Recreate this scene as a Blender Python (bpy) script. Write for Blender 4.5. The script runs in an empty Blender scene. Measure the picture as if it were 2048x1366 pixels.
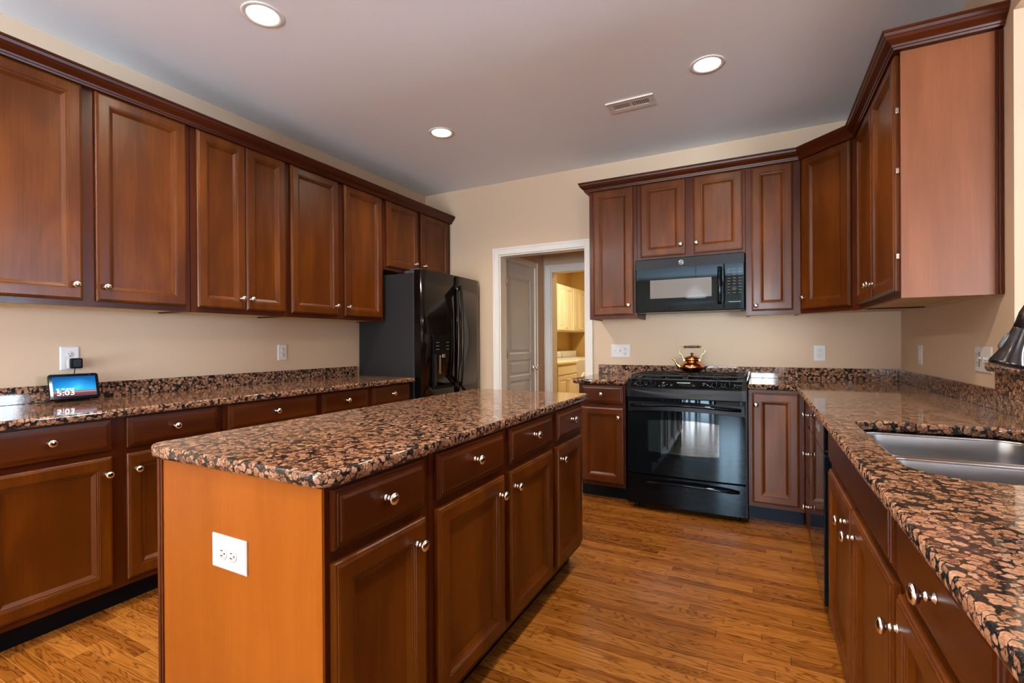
import bpy, bmesh, math, random
from mathutils import Vector, Matrix
from mathutils.geometry import tessellate_polygon
random.seed(7)
scn = bpy.context.scene
COL = scn.collection
PI = math.pi

# ---------------------------------------------------------------- camera
cd = bpy.data.cameras.new('camera'); cam = bpy.data.objects.new('camera', cd); COL.objects.link(cam)
cd.sensor_width = 36.0; cd.lens = 966.645 / 2048 * 36.0
cd.shift_x = 12.61 / 2048; cd.shift_y = 4.3 / 2048
cd.clip_start = 0.02; cd.clip_end = 100
_R = Vector((0.88536432, 0.46485493, -0.00631779)); _U = Vector((0.00442419, 0.00516425, 0.99997688)); _F = Vector((-0.46487681, 0.8853718, -0.00251564))
cam.matrix_world = Matrix(((_R.x, _U.x, -_F.x, 0), (_R.y, _U.y, -_F.y, 0), (_R.z, _U.z, -_F.z, 1.1978), (0, 0, 0, 1)))
scn.camera = cam
# ---------------------------------------------------------------- colour management
vs = scn.view_settings
vs.view_transform = 'Standard'; vs.look = 'None'; vs.gamma = 1.0; vs.use_curve_mapping = False
vs.exposure = 0.52
scn.cycles.use_denoising = True
scn.cycles.max_bounces = 8; scn.cycles.diffuse_bounces = 5; scn.cycles.glossy_bounces = 4
scn.cycles.sample_clamp_indirect = 6.0
scn.cycles.caustics_reflective = False; scn.cycles.caustics_refractive = False
# ---------------------------------------------------------------- world: pale sky over green garden
SKY_STRENGTH = 5.0
w = bpy.data.worlds.new('sky'); scn.world = w; w.use_nodes = True
nt = w.node_tree; nt.nodes.clear()
wo = nt.nodes.new('ShaderNodeOutputWorld'); bg = nt.nodes.new('ShaderNodeBackground')
tc = nt.nodes.new('ShaderNodeTexCoord'); sp = nt.nodes.new('ShaderNodeSeparateXYZ'); cr = nt.nodes.new('ShaderNodeValToRGB')
nz = nt.nodes.new('ShaderNodeTexNoise'); nz.inputs['Scale'].default_value = 9; nz.inputs['Detail'].default_value = 6
ma = nt.nodes.new('ShaderNodeMath'); ma.operation = 'MULTIPLY_ADD'; ma.inputs[1].default_value = 0.35
nt.links.new(tc.outputs['Generated'], sp.inputs[0]); nt.links.new(tc.outputs['Generated'], nz.inputs['Vector'])
nt.links.new(nz.outputs['Fac'], ma.inputs[0]); nt.links.new(sp.outputs['Z'], ma.inputs[2]); nt.links.new(ma.outputs[0], cr.inputs[0])
el = cr.color_ramp.elements
el[0].position = 0.05; el[0].color = (0.16, 0.22, 0.08, 1)
el[1].position = 0.42; el[1].color = (0.78, 0.90, 1.15, 1)
e = cr.color_ramp.elements.new(0.2); e.color = (0.10, 0.20, 0.05, 1)
e = cr.color_ramp.elements.new(0.32); e.color = (0.20, 0.32, 0.14, 1)
e = cr.color_ramp.elements.new(0.36); e.color = (0.70, 0.82, 1.05, 1)
nt.links.new(cr.outputs[0], bg.inputs[0]); bg.inputs[1].default_value = SKY_STRENGTH; nt.links.new(bg.outputs[0], wo.inputs[0])

# ---------------------------------------------------------------- daylight at the windows of the open room behind, lamps
def area(name, loc, rot, sx, sy, energy, color, portal=False, spread=PI, shape='RECTANGLE'):
    l = bpy.data.lights.new(name, 'AREA'); l.shape = shape; l.size = sx; l.size_y = sy
    l.energy = energy; l.color = color; l.spread = spread
    if portal: l.cycles.is_portal = True
    o = bpy.data.objects.new(name, l); COL.objects.link(o); o.location = loc; o.rotation_euler = rot
    return o
# window openings: back wall (y=-5.2) and family room wall (x=5.5)
BACKWIN = [(-2.0, -0.45, 0.05, 2.12), (-0.32, 0.42, 0.75, 2.68), (2.9, 4.9, 0.5, 2.3)]
SIDEWIN = [(2.6, 3.7, 0.6, 2.2)]
DAY = (0.80, 0.90, 1.0); WIN = 140
for (a, b, c, d) in BACKWIN:
    area('daylight', ((a + b) / 2, -5.36, (c + d) / 2), (PI / 2 + 0.45, 0, 0), b - a, d - c, WIN * (b - a) * (d - c), DAY)
for (a, b, c, d) in SIDEWIN:
    area('daylight', (5.66, (a + b) / 2, (c + d) / 2), (PI / 2 + 0.35, 0, PI / 2), b - a, d - c, WIN * (b - a) * (d - c), (0.62, 0.78, 1.0))

LIGHTS = [(-2.095, 1.513), (-0.256, 2.972), (-2.10, 2.987), (-0.256, 1.513), (-2.1, 0.05), (-0.256, 0.05)]

# ---------------------------------------------------------------- node helpers
def newmat(name):
    m = bpy.data.materials.new(name); m.use_nodes = True
    t = m.node_tree; b = t.nodes['Principled BSDF']
    return m, t, b
def N(t, typ, **kw):
    n = t.nodes.new(typ)
    for k, v in kw.items():
        if k in ('operation', 'blend_type', 'data_type', 'feature', 'distance', 'noise_dimensions', 'voronoi_dimensions', 'interpolation_type'): setattr(n, k, v)
        else: n.inputs[k].default_value = v
    return n
def ramp(t, stops, interp='LINEAR'):
    r = t.nodes.new('ShaderNodeValToRGB'); cr = r.color_ramp; cr.interpolation = interp
    while len(cr.elements) < len(stops): cr.elements.new(0.5)
    for e_, (p_, c_) in zip(cr.elements, stops): e_.position = p_; e_.color = tuple(c_) + (1,)
    return r
def pos(t, scale=(1, 1, 1), loc=None):
    g = t.nodes.new('ShaderNodeNewGeometry'); mp = t.nodes.new('ShaderNodeMapping')
    mp.inputs['Scale'].default_value = scale
    t.links.new(g.outputs['Position'], mp.inputs['Vector'])
    return mp.outputs['Vector']
def simple(name, col, rough=0.5, metal=0.0, spec=0.5, coat=0.0, emit=None, es=0.0, bump=0.0, bscale=200, tint=None):
    m, t, b = newmat(name)
    b.inputs['Base Color'].default_value = tuple(col) + (1,); b.inputs['Roughness'].default_value = rough
    b.inputs['Metallic'].default_value = metal; b.inputs['Specular IOR Level'].default_value = spec
    b.inputs['Coat Weight'].default_value = coat; b.inputs['Coat Roughness'].default_value = 0.08
    if tint: b.inputs['Specular Tint'].default_value = tuple(tint) + (1,)
    if emit: b.inputs['Emission Color'].default_value = tuple(emit) + (1,); b.inputs['Emission Strength'].default_value = es
    nz = N(t, 'ShaderNodeTexNoise', Scale=bscale, Detail=3.0)
    t.links.new(pos(t), nz.inputs['Vector'])
    if bump > 0:
        bp = N(t, 'ShaderNodeBump', Strength=bump, Distance=0.002)
        t.links.new(nz.outputs['Fac'], bp.inputs['Height']); t.links.new(bp.outputs[0], b.inputs['Normal'])
    else:
        mr = t.nodes.new('ShaderNodeMapRange'); mr.inputs[3].default_value = rough * 0.98; mr.inputs[4].default_value = min(1, rough * 1.02)
        t.links.new(nz.outputs['Fac'], mr.inputs[0]); t.links.new(mr.outputs[0], b.inputs['Roughness'])
    return m
def wood(name, dark, mid, light, grain='z', rough=0.32, coat=0.06, spec=0.25):
    m, t, b = newmat(name)
    sc = {'z': (7, 7, 1.3), 'h': (1.3, 1.3, 7)}[grain]
    fine = {'z': (160, 160, 5), 'h': (5, 5, 160)}[grain]
    oi = t.nodes.new('ShaderNodeObjectInfo')
    wv = N(t, 'ShaderNodeMath', operation='MULTIPLY'); wv.inputs[1].default_value = 40.0
    t.links.new(oi.outputs['Random'], wv.inputs[0])
    n1 = N(t, 'ShaderNodeTexNoise', noise_dimensions='4D', Scale=1.0, Detail=4.0, Distortion=0.8)
    t.links.new(pos(t, sc), n1.inputs['Vector']); t.links.new(wv.outputs[0], n1.inputs['W'])
    n2 = N(t, 'ShaderNodeTexNoise', noise_dimensions='4D', Scale=1.0, Detail=3.0)
    t.links.new(pos(t, fine), n2.inputs['Vector']); t.links.new(wv.outputs[0], n2.inputs['W'])
    n3 = N(t, 'ShaderNodeTexNoise', noise_dimensions='4D', Scale=2.6, Detail=2.0)
    t.links.new(pos(t), n3.inputs['Vector']); t.links.new(wv.outputs[0], n3.inputs['W'])
    a = N(t, 'ShaderNodeMath', operation='MULTIPLY_ADD'); a.inputs[1].default_value = 0.30
    t.links.new(n2.outputs['Fac'], a.inputs[0]); t.links.new(n1.outputs['Fac'], a.inputs[2])
    a2 = N(t, 'ShaderNodeMath', operation='MULTIPLY_ADD'); a2.inputs[1].default_value = 0.35
    t.links.new(n3.outputs['Fac'], a2.inputs[0]); t.links.new(a.outputs[0], a2.inputs[2])
    r = ramp(t, [(0.50, dark), (0.80, mid), (1.1 if False else 1.0, light)])
    t.links.new(a2.outputs[0], r.inputs[0]); t.links.new(r.outputs[0], b.inputs['Base Color'])
    b.inputs['Roughness'].default_value = rough; b.inputs['Coat Weight'].default_value = coat; b.inputs['Coat Roughness'].default_value = 0.10; b.inputs['Specular IOR Level'].default_value = spec
    bp = N(t, 'ShaderNodeBump', Strength=0.06, Distance=0.001)
    t.links.new(n2.outputs['Fac'], bp.inputs['Height']); t.links.new(bp.outputs[0], b.inputs['Normal'])
    return m
def granite(name):
    m, t, b = newmat(name)
    P = pos(t)
    wn = N(t, 'ShaderNodeTexNoise', Scale=70.0, Detail=4.0)
    t.links.new(P, wn.inputs['Vector'])
    vs_ = N(t, 'ShaderNodeVectorMath', operation='SUBTRACT'); vs_.inputs[1].default_value = (0.5, 0.5, 0.5)
    vm = N(t, 'ShaderNodeVectorMath', operation='SCALE'); vm.inputs['Scale'].default_value = 0.020
    va = N(t, 'ShaderNodeVectorMath', operation='ADD')
    t.links.new(wn.outputs['Color'], vs_.inputs[0]); t.links.new(vs_.outputs[0], vm.inputs[0]); t.links.new(P, va.inputs[0]); t.links.new(vm.outputs[0], va.inputs[1])
    # large rounded feldspar crystals with a thin grey rim in a black matrix
    v1 = N(t, 'ShaderNodeTexVoronoi', feature='F1', Scale=61.0, Randomness=1.0); t.links.new(va.outputs[0], v1.inputs['Vector'])
    v2 = N(t, 'ShaderNodeTexVoronoi', feature='F1', Scale=130.0, Randomness=1.0); t.links.new(va.outputs[0], v2.inputs['Vector'])
    ve = N(t, 'ShaderNodeTexVoronoi', feature='DISTANCE_TO_EDGE', Scale=61.0, Randomness=1.0); t.links.new(va.outputs[0], ve.inputs['Vector'])
    big = N(t, 'ShaderNodeTexNoise', Scale=26.0, Detail=2.0); t.links.new(P, big.inputs['Vector'])
    fine = N(t, 'ShaderNodeTexNoise', Scale=420.0, Detail=4.0); t.links.new(P, fine.inputs['Vector'])
    # crystal body colour: per-cell tint, speckle and a darker inner ring
    sepc = t.nodes.new('ShaderNodeSeparateColor'); t.links.new(v1.outputs['Color'], sepc.inputs[0])
    ad = N(t, 'ShaderNodeMath', operation='MULTIPLY_ADD'); ad.inputs[1].default_value = 0.80; t.links.new(fine.outputs['Fac'], ad.inputs[0])
    mu = N(t, 'ShaderNodeMath', operation='MULTIPLY'); mu.inputs[1].default_value = 0.36; t.links.new(sepc.outputs[0], mu.inputs[0])
    rg = ramp(t, [(0.0, (0.06, 0.06, 0.06)), (0.20, (0.02, 0.02, 0.02)), (0.30, (-0.0, 0.0, 0.0)), (0.36, (0.16, 0.16, 0.16)), (0.5, (0.10, 0.10, 0.10))]); t.links.new(v1.outputs['Distance'], rg.inputs[0])
    mu2 = N(t, 'ShaderNodeMath', operation='ADD'); t.links.new(mu.outputs[0], mu2.inputs[0]); t.links.new(rg.outputs[0], mu2.inputs[1]); t.links.new(mu2.outputs[0], ad.inputs[2])
    body = ramp(t, [(0.34, (0.030, 0.016, 0.010)), (0.48, (0.125, 0.055, 0.028)), (0.62, (0.29, 0.14, 0.077)), (0.80, (0.40, 0.215, 0.130)), (1.0, (0.46, 0.30, 0.21))])
    t.links.new(ad.outputs[0], body.inputs[0])
    # dark matrix between
    dk = ramp(t, [(0.36, (0.004, 0.0045, 0.006)), (0.55, (0.014, 0.014, 0.015)), (0.66, (0.050, 0.042, 0.034)), (0.76, (0.16, 0.11, 0.075))])
    t.links.new(fine.outputs['Fac'], dk.inputs[0])
    # mask: crystal size differs from cell to cell
    mk0 = N(t, 'ShaderNodeMath', operation='MULTIPLY_ADD'); mk0.inputs[1].default_value = 0.16
    t.links.new(sepc.outputs[1], mk0.inputs[0]); t.links.new(v1.outputs['Distance'], mk0.inputs[2])
    mk = N(t, 'ShaderNodeMath', operation='MULTIPLY_ADD'); mk.inputs[1].default_value = 0.5
    t.links.new(big.outputs['Fac'], mk.inputs[0]); t.links.new(mk0.outputs[0], mk.inputs[2])
    mr0 = ramp(t, [(0.875, (0, 0, 0)), (0.93, (1, 1, 1))]); t.links.new(mk.outputs[0], mr0.inputs[0])
    # thin dark seams between touching crystals
    sm = N(t, 'ShaderNodeMath', operation='MULTIPLY_ADD'); sm.inputs[1].default_value = -0.10; t.links.new(big.outputs['Fac'], sm.inputs[0]); t.links.new(ve.outputs['Distance'], sm.inputs[2])
    sr = ramp(t, [(0.0, (0.85, 0.85, 0.85)), (0.035, (0, 0, 0))]); t.links.new(sm.outputs[0], sr.inputs[0])
    mr = N(t, 'ShaderNodeMath', operation='MAXIMUM'); t.links.new(mr0.outputs[0], mr.inputs[0]); t.links.new(sr.outputs[0], mr.inputs[1])
    # small crystals inside the matrix
    m2 = ramp(t, [(0.26, (1, 1, 1)), (0.33, (0, 0, 0))]); t.links.new(v2.outputs['Distance'], m2.inputs[0])
    sep2 = t.nodes.new('ShaderNodeSeparateColor'); t.links.new(v2.outputs['Color'], sep2.inputs[0])
    gt = N(t, 'ShaderNodeMath', operation='GREATER_THAN'); gt.inputs[1].default_value = 0.55; t.links.new(sep2.outputs[1], gt.inputs[0])
    mm = N(t, 'ShaderNodeMath', operation='MULTIPLY'); t.links.new(m2.outputs[0], mm.inputs[0]); t.links.new(gt.outputs[0], mm.inputs[1])
    mixs = N(t, 'ShaderNodeMix', data_type='RGBA'); t.links.new(mm.outputs[0], mixs.inputs[0]); t.links.new(dk.outputs[0], mixs.inputs[6]); mixs.inputs[7].default_value = (0.13, 0.070, 0.040, 1)
    mix = N(t, 'ShaderNodeMix', data_type='RGBA'); t.links.new(mr.outputs[0], mix.inputs[0]); t.links.new(body.outputs[0], mix.inputs[6]); t.links.new(mixs.outputs[2], mix.inputs[7])
    t.links.new(mix.outputs[2], b.inputs['Base Color'])
    b.inputs['Roughness'].default_value = 0.06; b.inputs['Specular IOR Level'].default_value = 0.45
    return m
def floorwood(name):
    m, t, b = newmat(name)
    g = t.nodes.new('ShaderNodeNewGeometry'); s = t.nodes.new('ShaderNodeSeparateXYZ'); t.links.new(g.outputs['Position'], s.inputs[0])
    def M(op, a, b_=None, c=None):
        n = t.nodes.new('ShaderNodeMath'); n.operation = op
        for i, x in enumerate((a, b_, c)):
            if x is None: continue
            if isinstance(x, (int, float)): n.inputs[i].default_value = x
            else: t.links.new(x, n.inputs[i])
        return n.outputs[0]
    W_ = 0.0572; L_ = 0.78
    row = M('DIVIDE', s.outputs['Y'], W_); rid = M('FLOOR', row); rf = M('FRACT', row)
    wn = t.nodes.new('ShaderNodeTexWhiteNoise'); wn.noise_dimensions = '1D'; t.links.new(rid, wn.inputs['W'])
    off = M('MULTIPLY', wn.outputs['Value'], 7.3)
    px = M('DIVIDE', M('ADD', s.outputs['X'], off), L_); pid = M('FLOOR', px); pf = M('FRACT', px)
    cb = t.nodes.new('ShaderNodeCombineXYZ'); t.links.new(rid, cb.inputs[0]); t.links.new(pid, cb.inputs[1])
    wn2 = t.nodes.new('ShaderNodeTexWhiteNoise'); wn2.noise_dimensions = '2D'; t.links.new(cb.outputs[0], wn2.inputs['Vector'])
    rnd = wn2.outputs['Value']
    # cathedral grain: contour lines of a stretched noise field, different in each board
    cg = t.nodes.new('ShaderNodeCombineXYZ')
    t.links.new(M('MULTIPLY', s.outputs['X'], 2.3), cg.inputs[0]); t.links.new(M('MULTIPLY', s.outputs['Y'], 17.0), cg.inputs[1]); t.links.new(M('MULTIPLY', rnd, 60.0), cg.inputs[2])
    n1 = N(t, 'ShaderNodeTexNoise', Scale=1.0, Detail=2.5, Distortion=0.9); t.links.new(cg.outputs[0], n1.inputs['Vector'])
    ln = M('FRACT', M('MULTIPLY', n1.outputs['Fac'], 10.0))
    lr = ramp(t, [(0.0, (1, 1, 1)), (0.22, (0.15, 0.15, 0.15)), (0.75, (0.0, 0.0, 0.0)), (1.0, (0.85, 0.85, 0.85))]); t.links.new(ln, lr.inputs[0])
    cf = t.nodes.new('ShaderNodeCombineXYZ')
    t.links.new(M('MULTIPLY', s.outputs['X'], 14.0), cf.inputs[0]); t.links.new(M('MULTIPLY', s.outputs['Y'], 420.0), cf.inputs[1]); t.links.new(rnd, cf.inputs[2])
    n2 = N(t, 'ShaderNodeTexNoise', Scale=1.0, Detail=3.0); t.links.new(cf.outputs[0], n2.inputs['Vector'])
    n3 = N(t, 'ShaderNodeTexNoise', Scale=1.2, Detail=3.0); t.links.new(cg.outputs[0], n3.inputs['Vector'])
    base = ramp(t, [(0.0, (0.17, 0.052, 0.008)), (0.35, (0.28, 0.096, 0.013)), (0.7, (0.38, 0.142, 0.022)), (1.0, (0.48, 0.20, 0.038))])
    t.links.new(M('ADD', M('MULTIPLY', rnd, 0.62), M('MULTIPLY', n3.outputs['Fac'], 0.36)), base.inputs[0])
    gr = M('MULTIPLY', lr.outputs[0], M('MULTIPLY_ADD', n2.outputs['Fac'], 1.2, 0.25))
    dm = N(t, 'ShaderNodeMix', data_type='RGBA', blend_type='MULTIPLY'); t.links.new(M('MULTIPLY', gr, 0.85), dm.inputs[0]); t.links.new(base.outputs[0], dm.inputs[6]); dm.inputs[7].default_value = (0.24, 0.13, 0.07, 1)
    # pores
    pr = ramp(t, [(0.30, (0.62, 0.55, 0.48)), (0.50, (1, 1, 1))]); t.links.new(n2.outputs['Fac'], pr.inputs[0])
    dm2 = N(t, 'ShaderNodeMix', data_type='RGBA', blend_type='MULTIPLY'); dm2.inputs[0].default_value = 0.7; t.links.new(dm.outputs[2], dm2.inputs[6]); t.links.new(pr.outputs[0], dm2.inputs[7])
    # seams
    ed = M('ADD', M('MINIMUM', rf, M('SUBTRACT', 1.0, rf)), M('MULTIPLY', wn.outputs['Value'], 0.016))
    ee = M('MULTIPLY', M('MINIMUM', pf, M('SUBTRACT', 1.0, pf)), L_ / W_); er2 = ramp(t, [(0.008, (0.45, 0.35, 0.3)), (0.03, (1, 1, 1))]); t.links.new(ee, er2.inputs[0])
    er = ramp(t, [(0.010, (0, 0, 0)), (0.028, (1, 1, 1))]); t.links.new(ed, er.inputs[0])
    dm3 = N(t, 'ShaderNodeMix', data_type='RGBA'); t.links.new(er.outputs[0], dm3.inputs[0]); dm3.inputs[6].default_value = (0.52, 0.27, 0.09, 1); dm4 = N(t, 'ShaderNodeMix', data_type='RGBA', blend_type='MULTIPLY'); dm4.inputs[0].default_value = 1.0; t.links.new(dm2.outputs[2], dm4.inputs[6]); t.links.new(er2.outputs[0], dm4.inputs[7]); t.links.new(dm4.outputs[2], dm3.inputs[7])
    t.links.new(dm3.outputs[2], b.inputs['Base Color'])
    b.inputs['Roughness'].default_value = 0.24; b.inputs['Specular IOR Level'].default_value = 0.5; b.inputs['Coat Weight'].default_value = 0.25; b.inputs['Coat Roughness'].default_value = 0.15
    bp = N(t, 'ShaderNodeBump', Strength=0.25, Distance=0.0015); t.links.new(er.outputs[0], bp.inputs['Height']); t.links.new(bp.outputs[0], b.inputs['Normal'])
    return m
M_ = {}
M_['wall'] = simple('wall_paint', (0.62, 0.48, 0.35), 0.75, spec=0.25, bump=0.08, bscale=260)
M_['ceil'] = simple('ceiling_paint', (0.86, 0.915, 0.99), 0.85, spec=0.2, bump=0.15, bscale=180)
M_['wall_yellow'] = simple('laundry_wall_paint', (0.58, 0.40, 0.15), 0.7, spec=0.25, bump=0.05)
M_['white'] = simple('white_trim_paint', (0.78, 0.77, 0.74), 0.35)
M_['door_grey'] = simple('door_paint', (0.55, 0.60, 0.67), 0.4)
M_['cream'] = simple('cream_cabinet_paint', (0.80, 0.74, 0.60), 0.4)
M_['plastic_w'] = simple('white_plastic', (0.66, 0.66, 0.68), 0.3)
M_['slot'] = simple('black_slot', (0.01, 0.01, 0.01), 0.6)
M_['wood'] = wood('cherry_wood', (0.053, 0.0115, 0.0006), (0.082, 0.019, 0.001), (0.125, 0.032, 0.002), 'z')
M_['wood_h'] = wood('cherry_wood_horizontal', (0.034, 0.0062, 0.0008), (0.056, 0.0108, 0.0012), (0.082, 0.018, 0.002), 'h')
M_['frame'] = wood('cherry_frame_wood', (0.036, 0.0062, 0.0012), (0.054, 0.0098, 0.0016), (0.075, 0.015, 0.0022), 'z', spec=0.2, coat=0.06)
M_['crown'] = wood('cherry_crown_wood', (0.032, 0.0055, 0.0015), (0.050, 0.009, 0.002), (0.072, 0.014, 0.003), 'h', spec=0.2, coat=0.0)
M_['panel'] = wood('honey_veneer', (0.22, 0.057, 0.0038), (0.265, 0.070, 0.005), (0.30, 0.082, 0.007), 'z', rough=0.34, coat=0.0, spec=0.2)
M_['panel_up'] = wood('honey_veneer_upper', (0.165, 0.055, 0.023), (0.20, 0.069, 0.030), (0.24, 0.084, 0.037), 'z', rough=0.36, coat=0.0, spec=0.2)
M_['maple'] = simple('maple_veneer', (0.62, 0.45, 0.22), 0.5)
M_['granite'] = granite('brown_granite')
M_['floor'] = floorwood('oak_floor')
M_['nickel'] = simple('polished_nickel', (0.78, 0.76, 0.74), 0.10, metal=1.0)
M_['toe'] = simple('black_toe_kick', (0.004, 0.004, 0.006), 0.3, spec=0.15, tint=(0.6, 0.8, 1.0))
M_['black_gloss'] = simple('black_enamel', (0.003, 0.003, 0.004), 0.05, spec=0.24, tint=(0.62, 0.85, 1.0))
M_['black_glass'] = simple('black_glass', (0.003, 0.004, 0.005), 0.02, spec=0.30, tint=(0.62, 0.85, 1.0))
M_['black_satin'] = simple('black_satin', (0.004, 0.004, 0.006), 0.32, spec=0.18)
M_['black_matte'] = simple('black_iron', (0.006, 0.006, 0.006), 0.5, spec=0.25)
M_['fridge_side'] = simple('fridge_side_paint', (0.016, 0.016, 0.018), 0.42, spec=0.3)
M_['fridge_door'] = simple('black_stainless', (0.030, 0.025, 0.023), 0.13, metal=0.9)
M_['dark_grey'] = simple('dark_grey_plastic', (0.05, 0.05, 0.055), 0.35)
M_['steel'] = simple('brushed_steel', (0.36, 0.37, 0.39), 0.30, metal=1.0)
M_['steel_rim'] = simple('polished_steel', (0.72, 0.72, 0.74), 0.16, metal=1.0)
M_['copper'] = simple('copper', (0.72, 0.28, 0.10), 0.14, metal=1.0, bump=0.12, bscale=120)
M_['brass'] = simple('brass', (0.85, 0.62, 0.25), 0.16, metal=1.0)
M_['bronze'] = simple('oiled_bronze', (0.022, 0.017, 0.018), 0.22, metal=0.6)
M_['dark_wood'] = simple('dark_handle_wood', (0.03, 0.014, 0.008), 0.3)
M_['print'] = simple('white_print', (0.30, 0.30, 0.30), 0.5)
M_['amber'] = simple('amber_display', (0.05, 0.05, 0.0), 0.4, emit=(0.75, 0.72, 0.08), es=0.5)
M_['lens'] = simple('lamp_lens', (1, 1, 1), 0.4, emit=(1.0, 0.83, 0.60), es=9.0)
M_['clear'] = simple('clear_plastic', (0.6, 0.62, 0.65), 0.15)

# ---------------------------------------------------------------- mesh helpers (world coordinates)
class MB:
    def __init__(s): s.v = []; s.f = []; s.sm = []
    def add(s, vs_, fs, smooth=False):
        o = len(s.v); s.v += [Vector(p) for p in vs_]
        for f in fs: s.f.append([o + i for i in f]); s.sm.append(smooth)
        return s
    def box(s, x0, x1, y0, y1, z0, z1, bev=0.0):
        if x0 > x1: x0, x1 = x1, x0
        if y0 > y1: y0, y1 = y1, y0
        if z0 > z1: z0, z1 = z1, z0
        if bev <= 0:
            vs_ = [(x, y, z) for z in (z0, z1) for y in (y0, y1) for x in (x0, x1)]
            return s.add(vs_, [(0, 2, 3, 1), (4, 5, 7, 6), (0, 1, 5, 4), (2, 6, 7, 3), (0, 4, 6, 2), (1, 3, 7, 5)])
        b = min(bev, (x1 - x0) / 2.01, (y1 - y0) / 2.01, (z1 - z0) / 2.01)
        bm = bmesh.new(); bmesh.ops.create_cube(bm, size=1.0)
        for v in bm.verts:
            v.co = Vector(((x0 + x1) / 2 + v.co.x * (x1 - x0), (y0 + y1) / 2 + v.co.y * (y1 - y0), (z0 + z1) / 2 + v.co.z * (z1 - z0)))
        bmesh.ops.bevel(bm, geom=list(bm.edges), offset=b, segments=2, affect='EDGES', profile=0.6)
        bm.verts.index_update()
        s.add([v.co.copy() for v in bm.verts], [[v.index for v in f.verts] for f in bm.faces]); bm.free()
        return s
    def lathe(s, prof, origin, axis='z', seg=20, smooth=True, cap=True):
        """prof: (radius, height) along axis from origin"""
        o = Vector(origin)
        if isinstance(axis, str): ax = {'x': Vector((1, 0, 0)), 'y': Vector((0, 1, 0)), 'z': Vector((0, 0, 1)), '-x': Vector((-1, 0, 0)), '-y': Vector((0, -1, 0)), '-z': Vector((0, 0, -1))}[axis]
        else: ax = Vector(axis).normalized()
        a = ax.orthogonal().normalized(); b = ax.cross(a)
        vs_ = []; fs = []
        for r, h in prof:
            for i in range(seg):
                t_ = 2 * PI * i / seg; vs_.append(o + ax * h + (a * math.cos(t_) + b * math.sin(t_)) * max(r, 1e-5))
        for k in range(len(prof) - 1):
            for i in range(seg):
                j = (i + 1) % seg; fs.append((k * seg + i, k * seg + j, (k + 1) * seg + j, (k + 1) * seg + i))
        if cap:
            fs.append(tuple(reversed(range(seg)))); fs.append(tuple(range((len(prof) - 1) * seg, len(prof) * seg)))
        return s.add(vs_, fs, smooth)
    def tube(s, pts, r, seg=10, smooth=True, closed=False):
        pts = [Vector(p) for p in pts]; n = len(pts); vs_ = []; fs = []
        rs = r if isinstance(r, (list, tuple)) else [r] * n
        up = None
        for i, p in enumerate(pts):
            d = (pts[min(i + 1, n - 1)] - pts[max(i - 1, 0)]).normalized()
            if up is None: up = d.orthogonal().normalized()
            up = (up - d * up.dot(d)); up = up.normalized() if up.length > 1e-6 else d.orthogonal().normalized()
            sd = d.cross(up)
            for k in range(seg):
                t_ = 2 * PI * k / seg; vs_.append(p + (up * math.cos(t_) + sd * math.sin(t_)) * rs[i])
        for i in range(n - 1):
            for k in range(seg):
                j = (k + 1) % seg; fs.append((i * seg + k, i * seg + j, (i + 1) * seg + j, (i + 1) * seg + k))
        fs.append(tuple(reversed(range(seg)))); fs.append(tuple(range((n - 1) * seg, n * seg)))
        return s.add(vs_, fs, smooth)
    def sweep(s, path, prof, nrm, closed_ends=True):
        """extrude profile (out, z) along horizontal polyline with mitred corners; nrm = side the profile points to (+1 left, -1 right)"""
        pts = [Vector((p[0], p[1], 0)) for p in path]; n = len(pts); m = len(prof); vs_ = []; fs = []
        for i in range(n):
            d0 = (pts[i] - pts[i - 1]).normalized() if i > 0 else None
            d1 = (pts[i + 1] - pts[i]).normalized() if i < n - 1 else None
            L = lambda d: Vector((-d.y, d.x, 0)) * nrm
            if d0 is None: k = L(d1)
            elif d1 is None: k = L(d0)
            else:
                k = L(d0) + L(d1); k = k / (k.dot(L(d0)))
            for (o_, z_) in prof: q = pts[i] + k * o_; vs_.append((q.x, q.y, z_))
        for i in range(n - 1):
            for j in range(m):
                j2 = (j + 1) % m; fs.append((i * m + j, i * m + j2, (i + 1) * m + j2, (i + 1) * m + j))
        if closed_ends: fs.append(tuple(range(m))); fs.append(tuple(reversed(range((n - 1) * m, n * m))))
        return s.add(vs_, fs)

def fixn(me):
    bm = bmesh.new(); bm.from_mesh(me); bmesh.ops.remove_doubles(bm, verts=bm.verts, dist=1e-6)
    bmesh.ops.recalc_face_normals(bm, faces=bm.faces); bm.to_mesh(me); bm.free()
def wpos(o):
    p = Vector((0, 0, 0))
    while o: p += o.location; o = o.parent
    return p
def obj(name, mb, mat, parent=None, loc=None, fix=True):
    base = Vector(loc) if loc is not None else Vector((0, 0, 0))
    off = wpos(parent) + base if parent else base
    me = bpy.data.meshes.new(name)
    me.from_pydata([tuple(v - off) for v in mb.v], [], mb.f)
    me.polygons.foreach_set('use_smooth', mb.sm); me.update()
    if fix: fixn(me)
    me.materials.append(mat if not isinstance(mat, str) else M_[mat])
    o = bpy.data.objects.new(name, me); COL.objects.link(o); o.location = base
    if parent: o.parent = parent
    return o
def tag(o, label=None, cat=None, group=None, kind=None):
    if label: o['label'] = label
    if cat: o['category'] = cat
    if group: o['group'] = group
    if kind: o['kind'] = kind
    return o
def thing(name, label, cat, loc, group=None):
    o = bpy.data.objects.new(name, None); COL.objects.link(o); o.location = loc; o.empty_display_size = 0.05
    return tag(o, label, cat, group)
def struct(name, mb, mat): return tag(obj(name, mb, mat), kind='structure')

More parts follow.
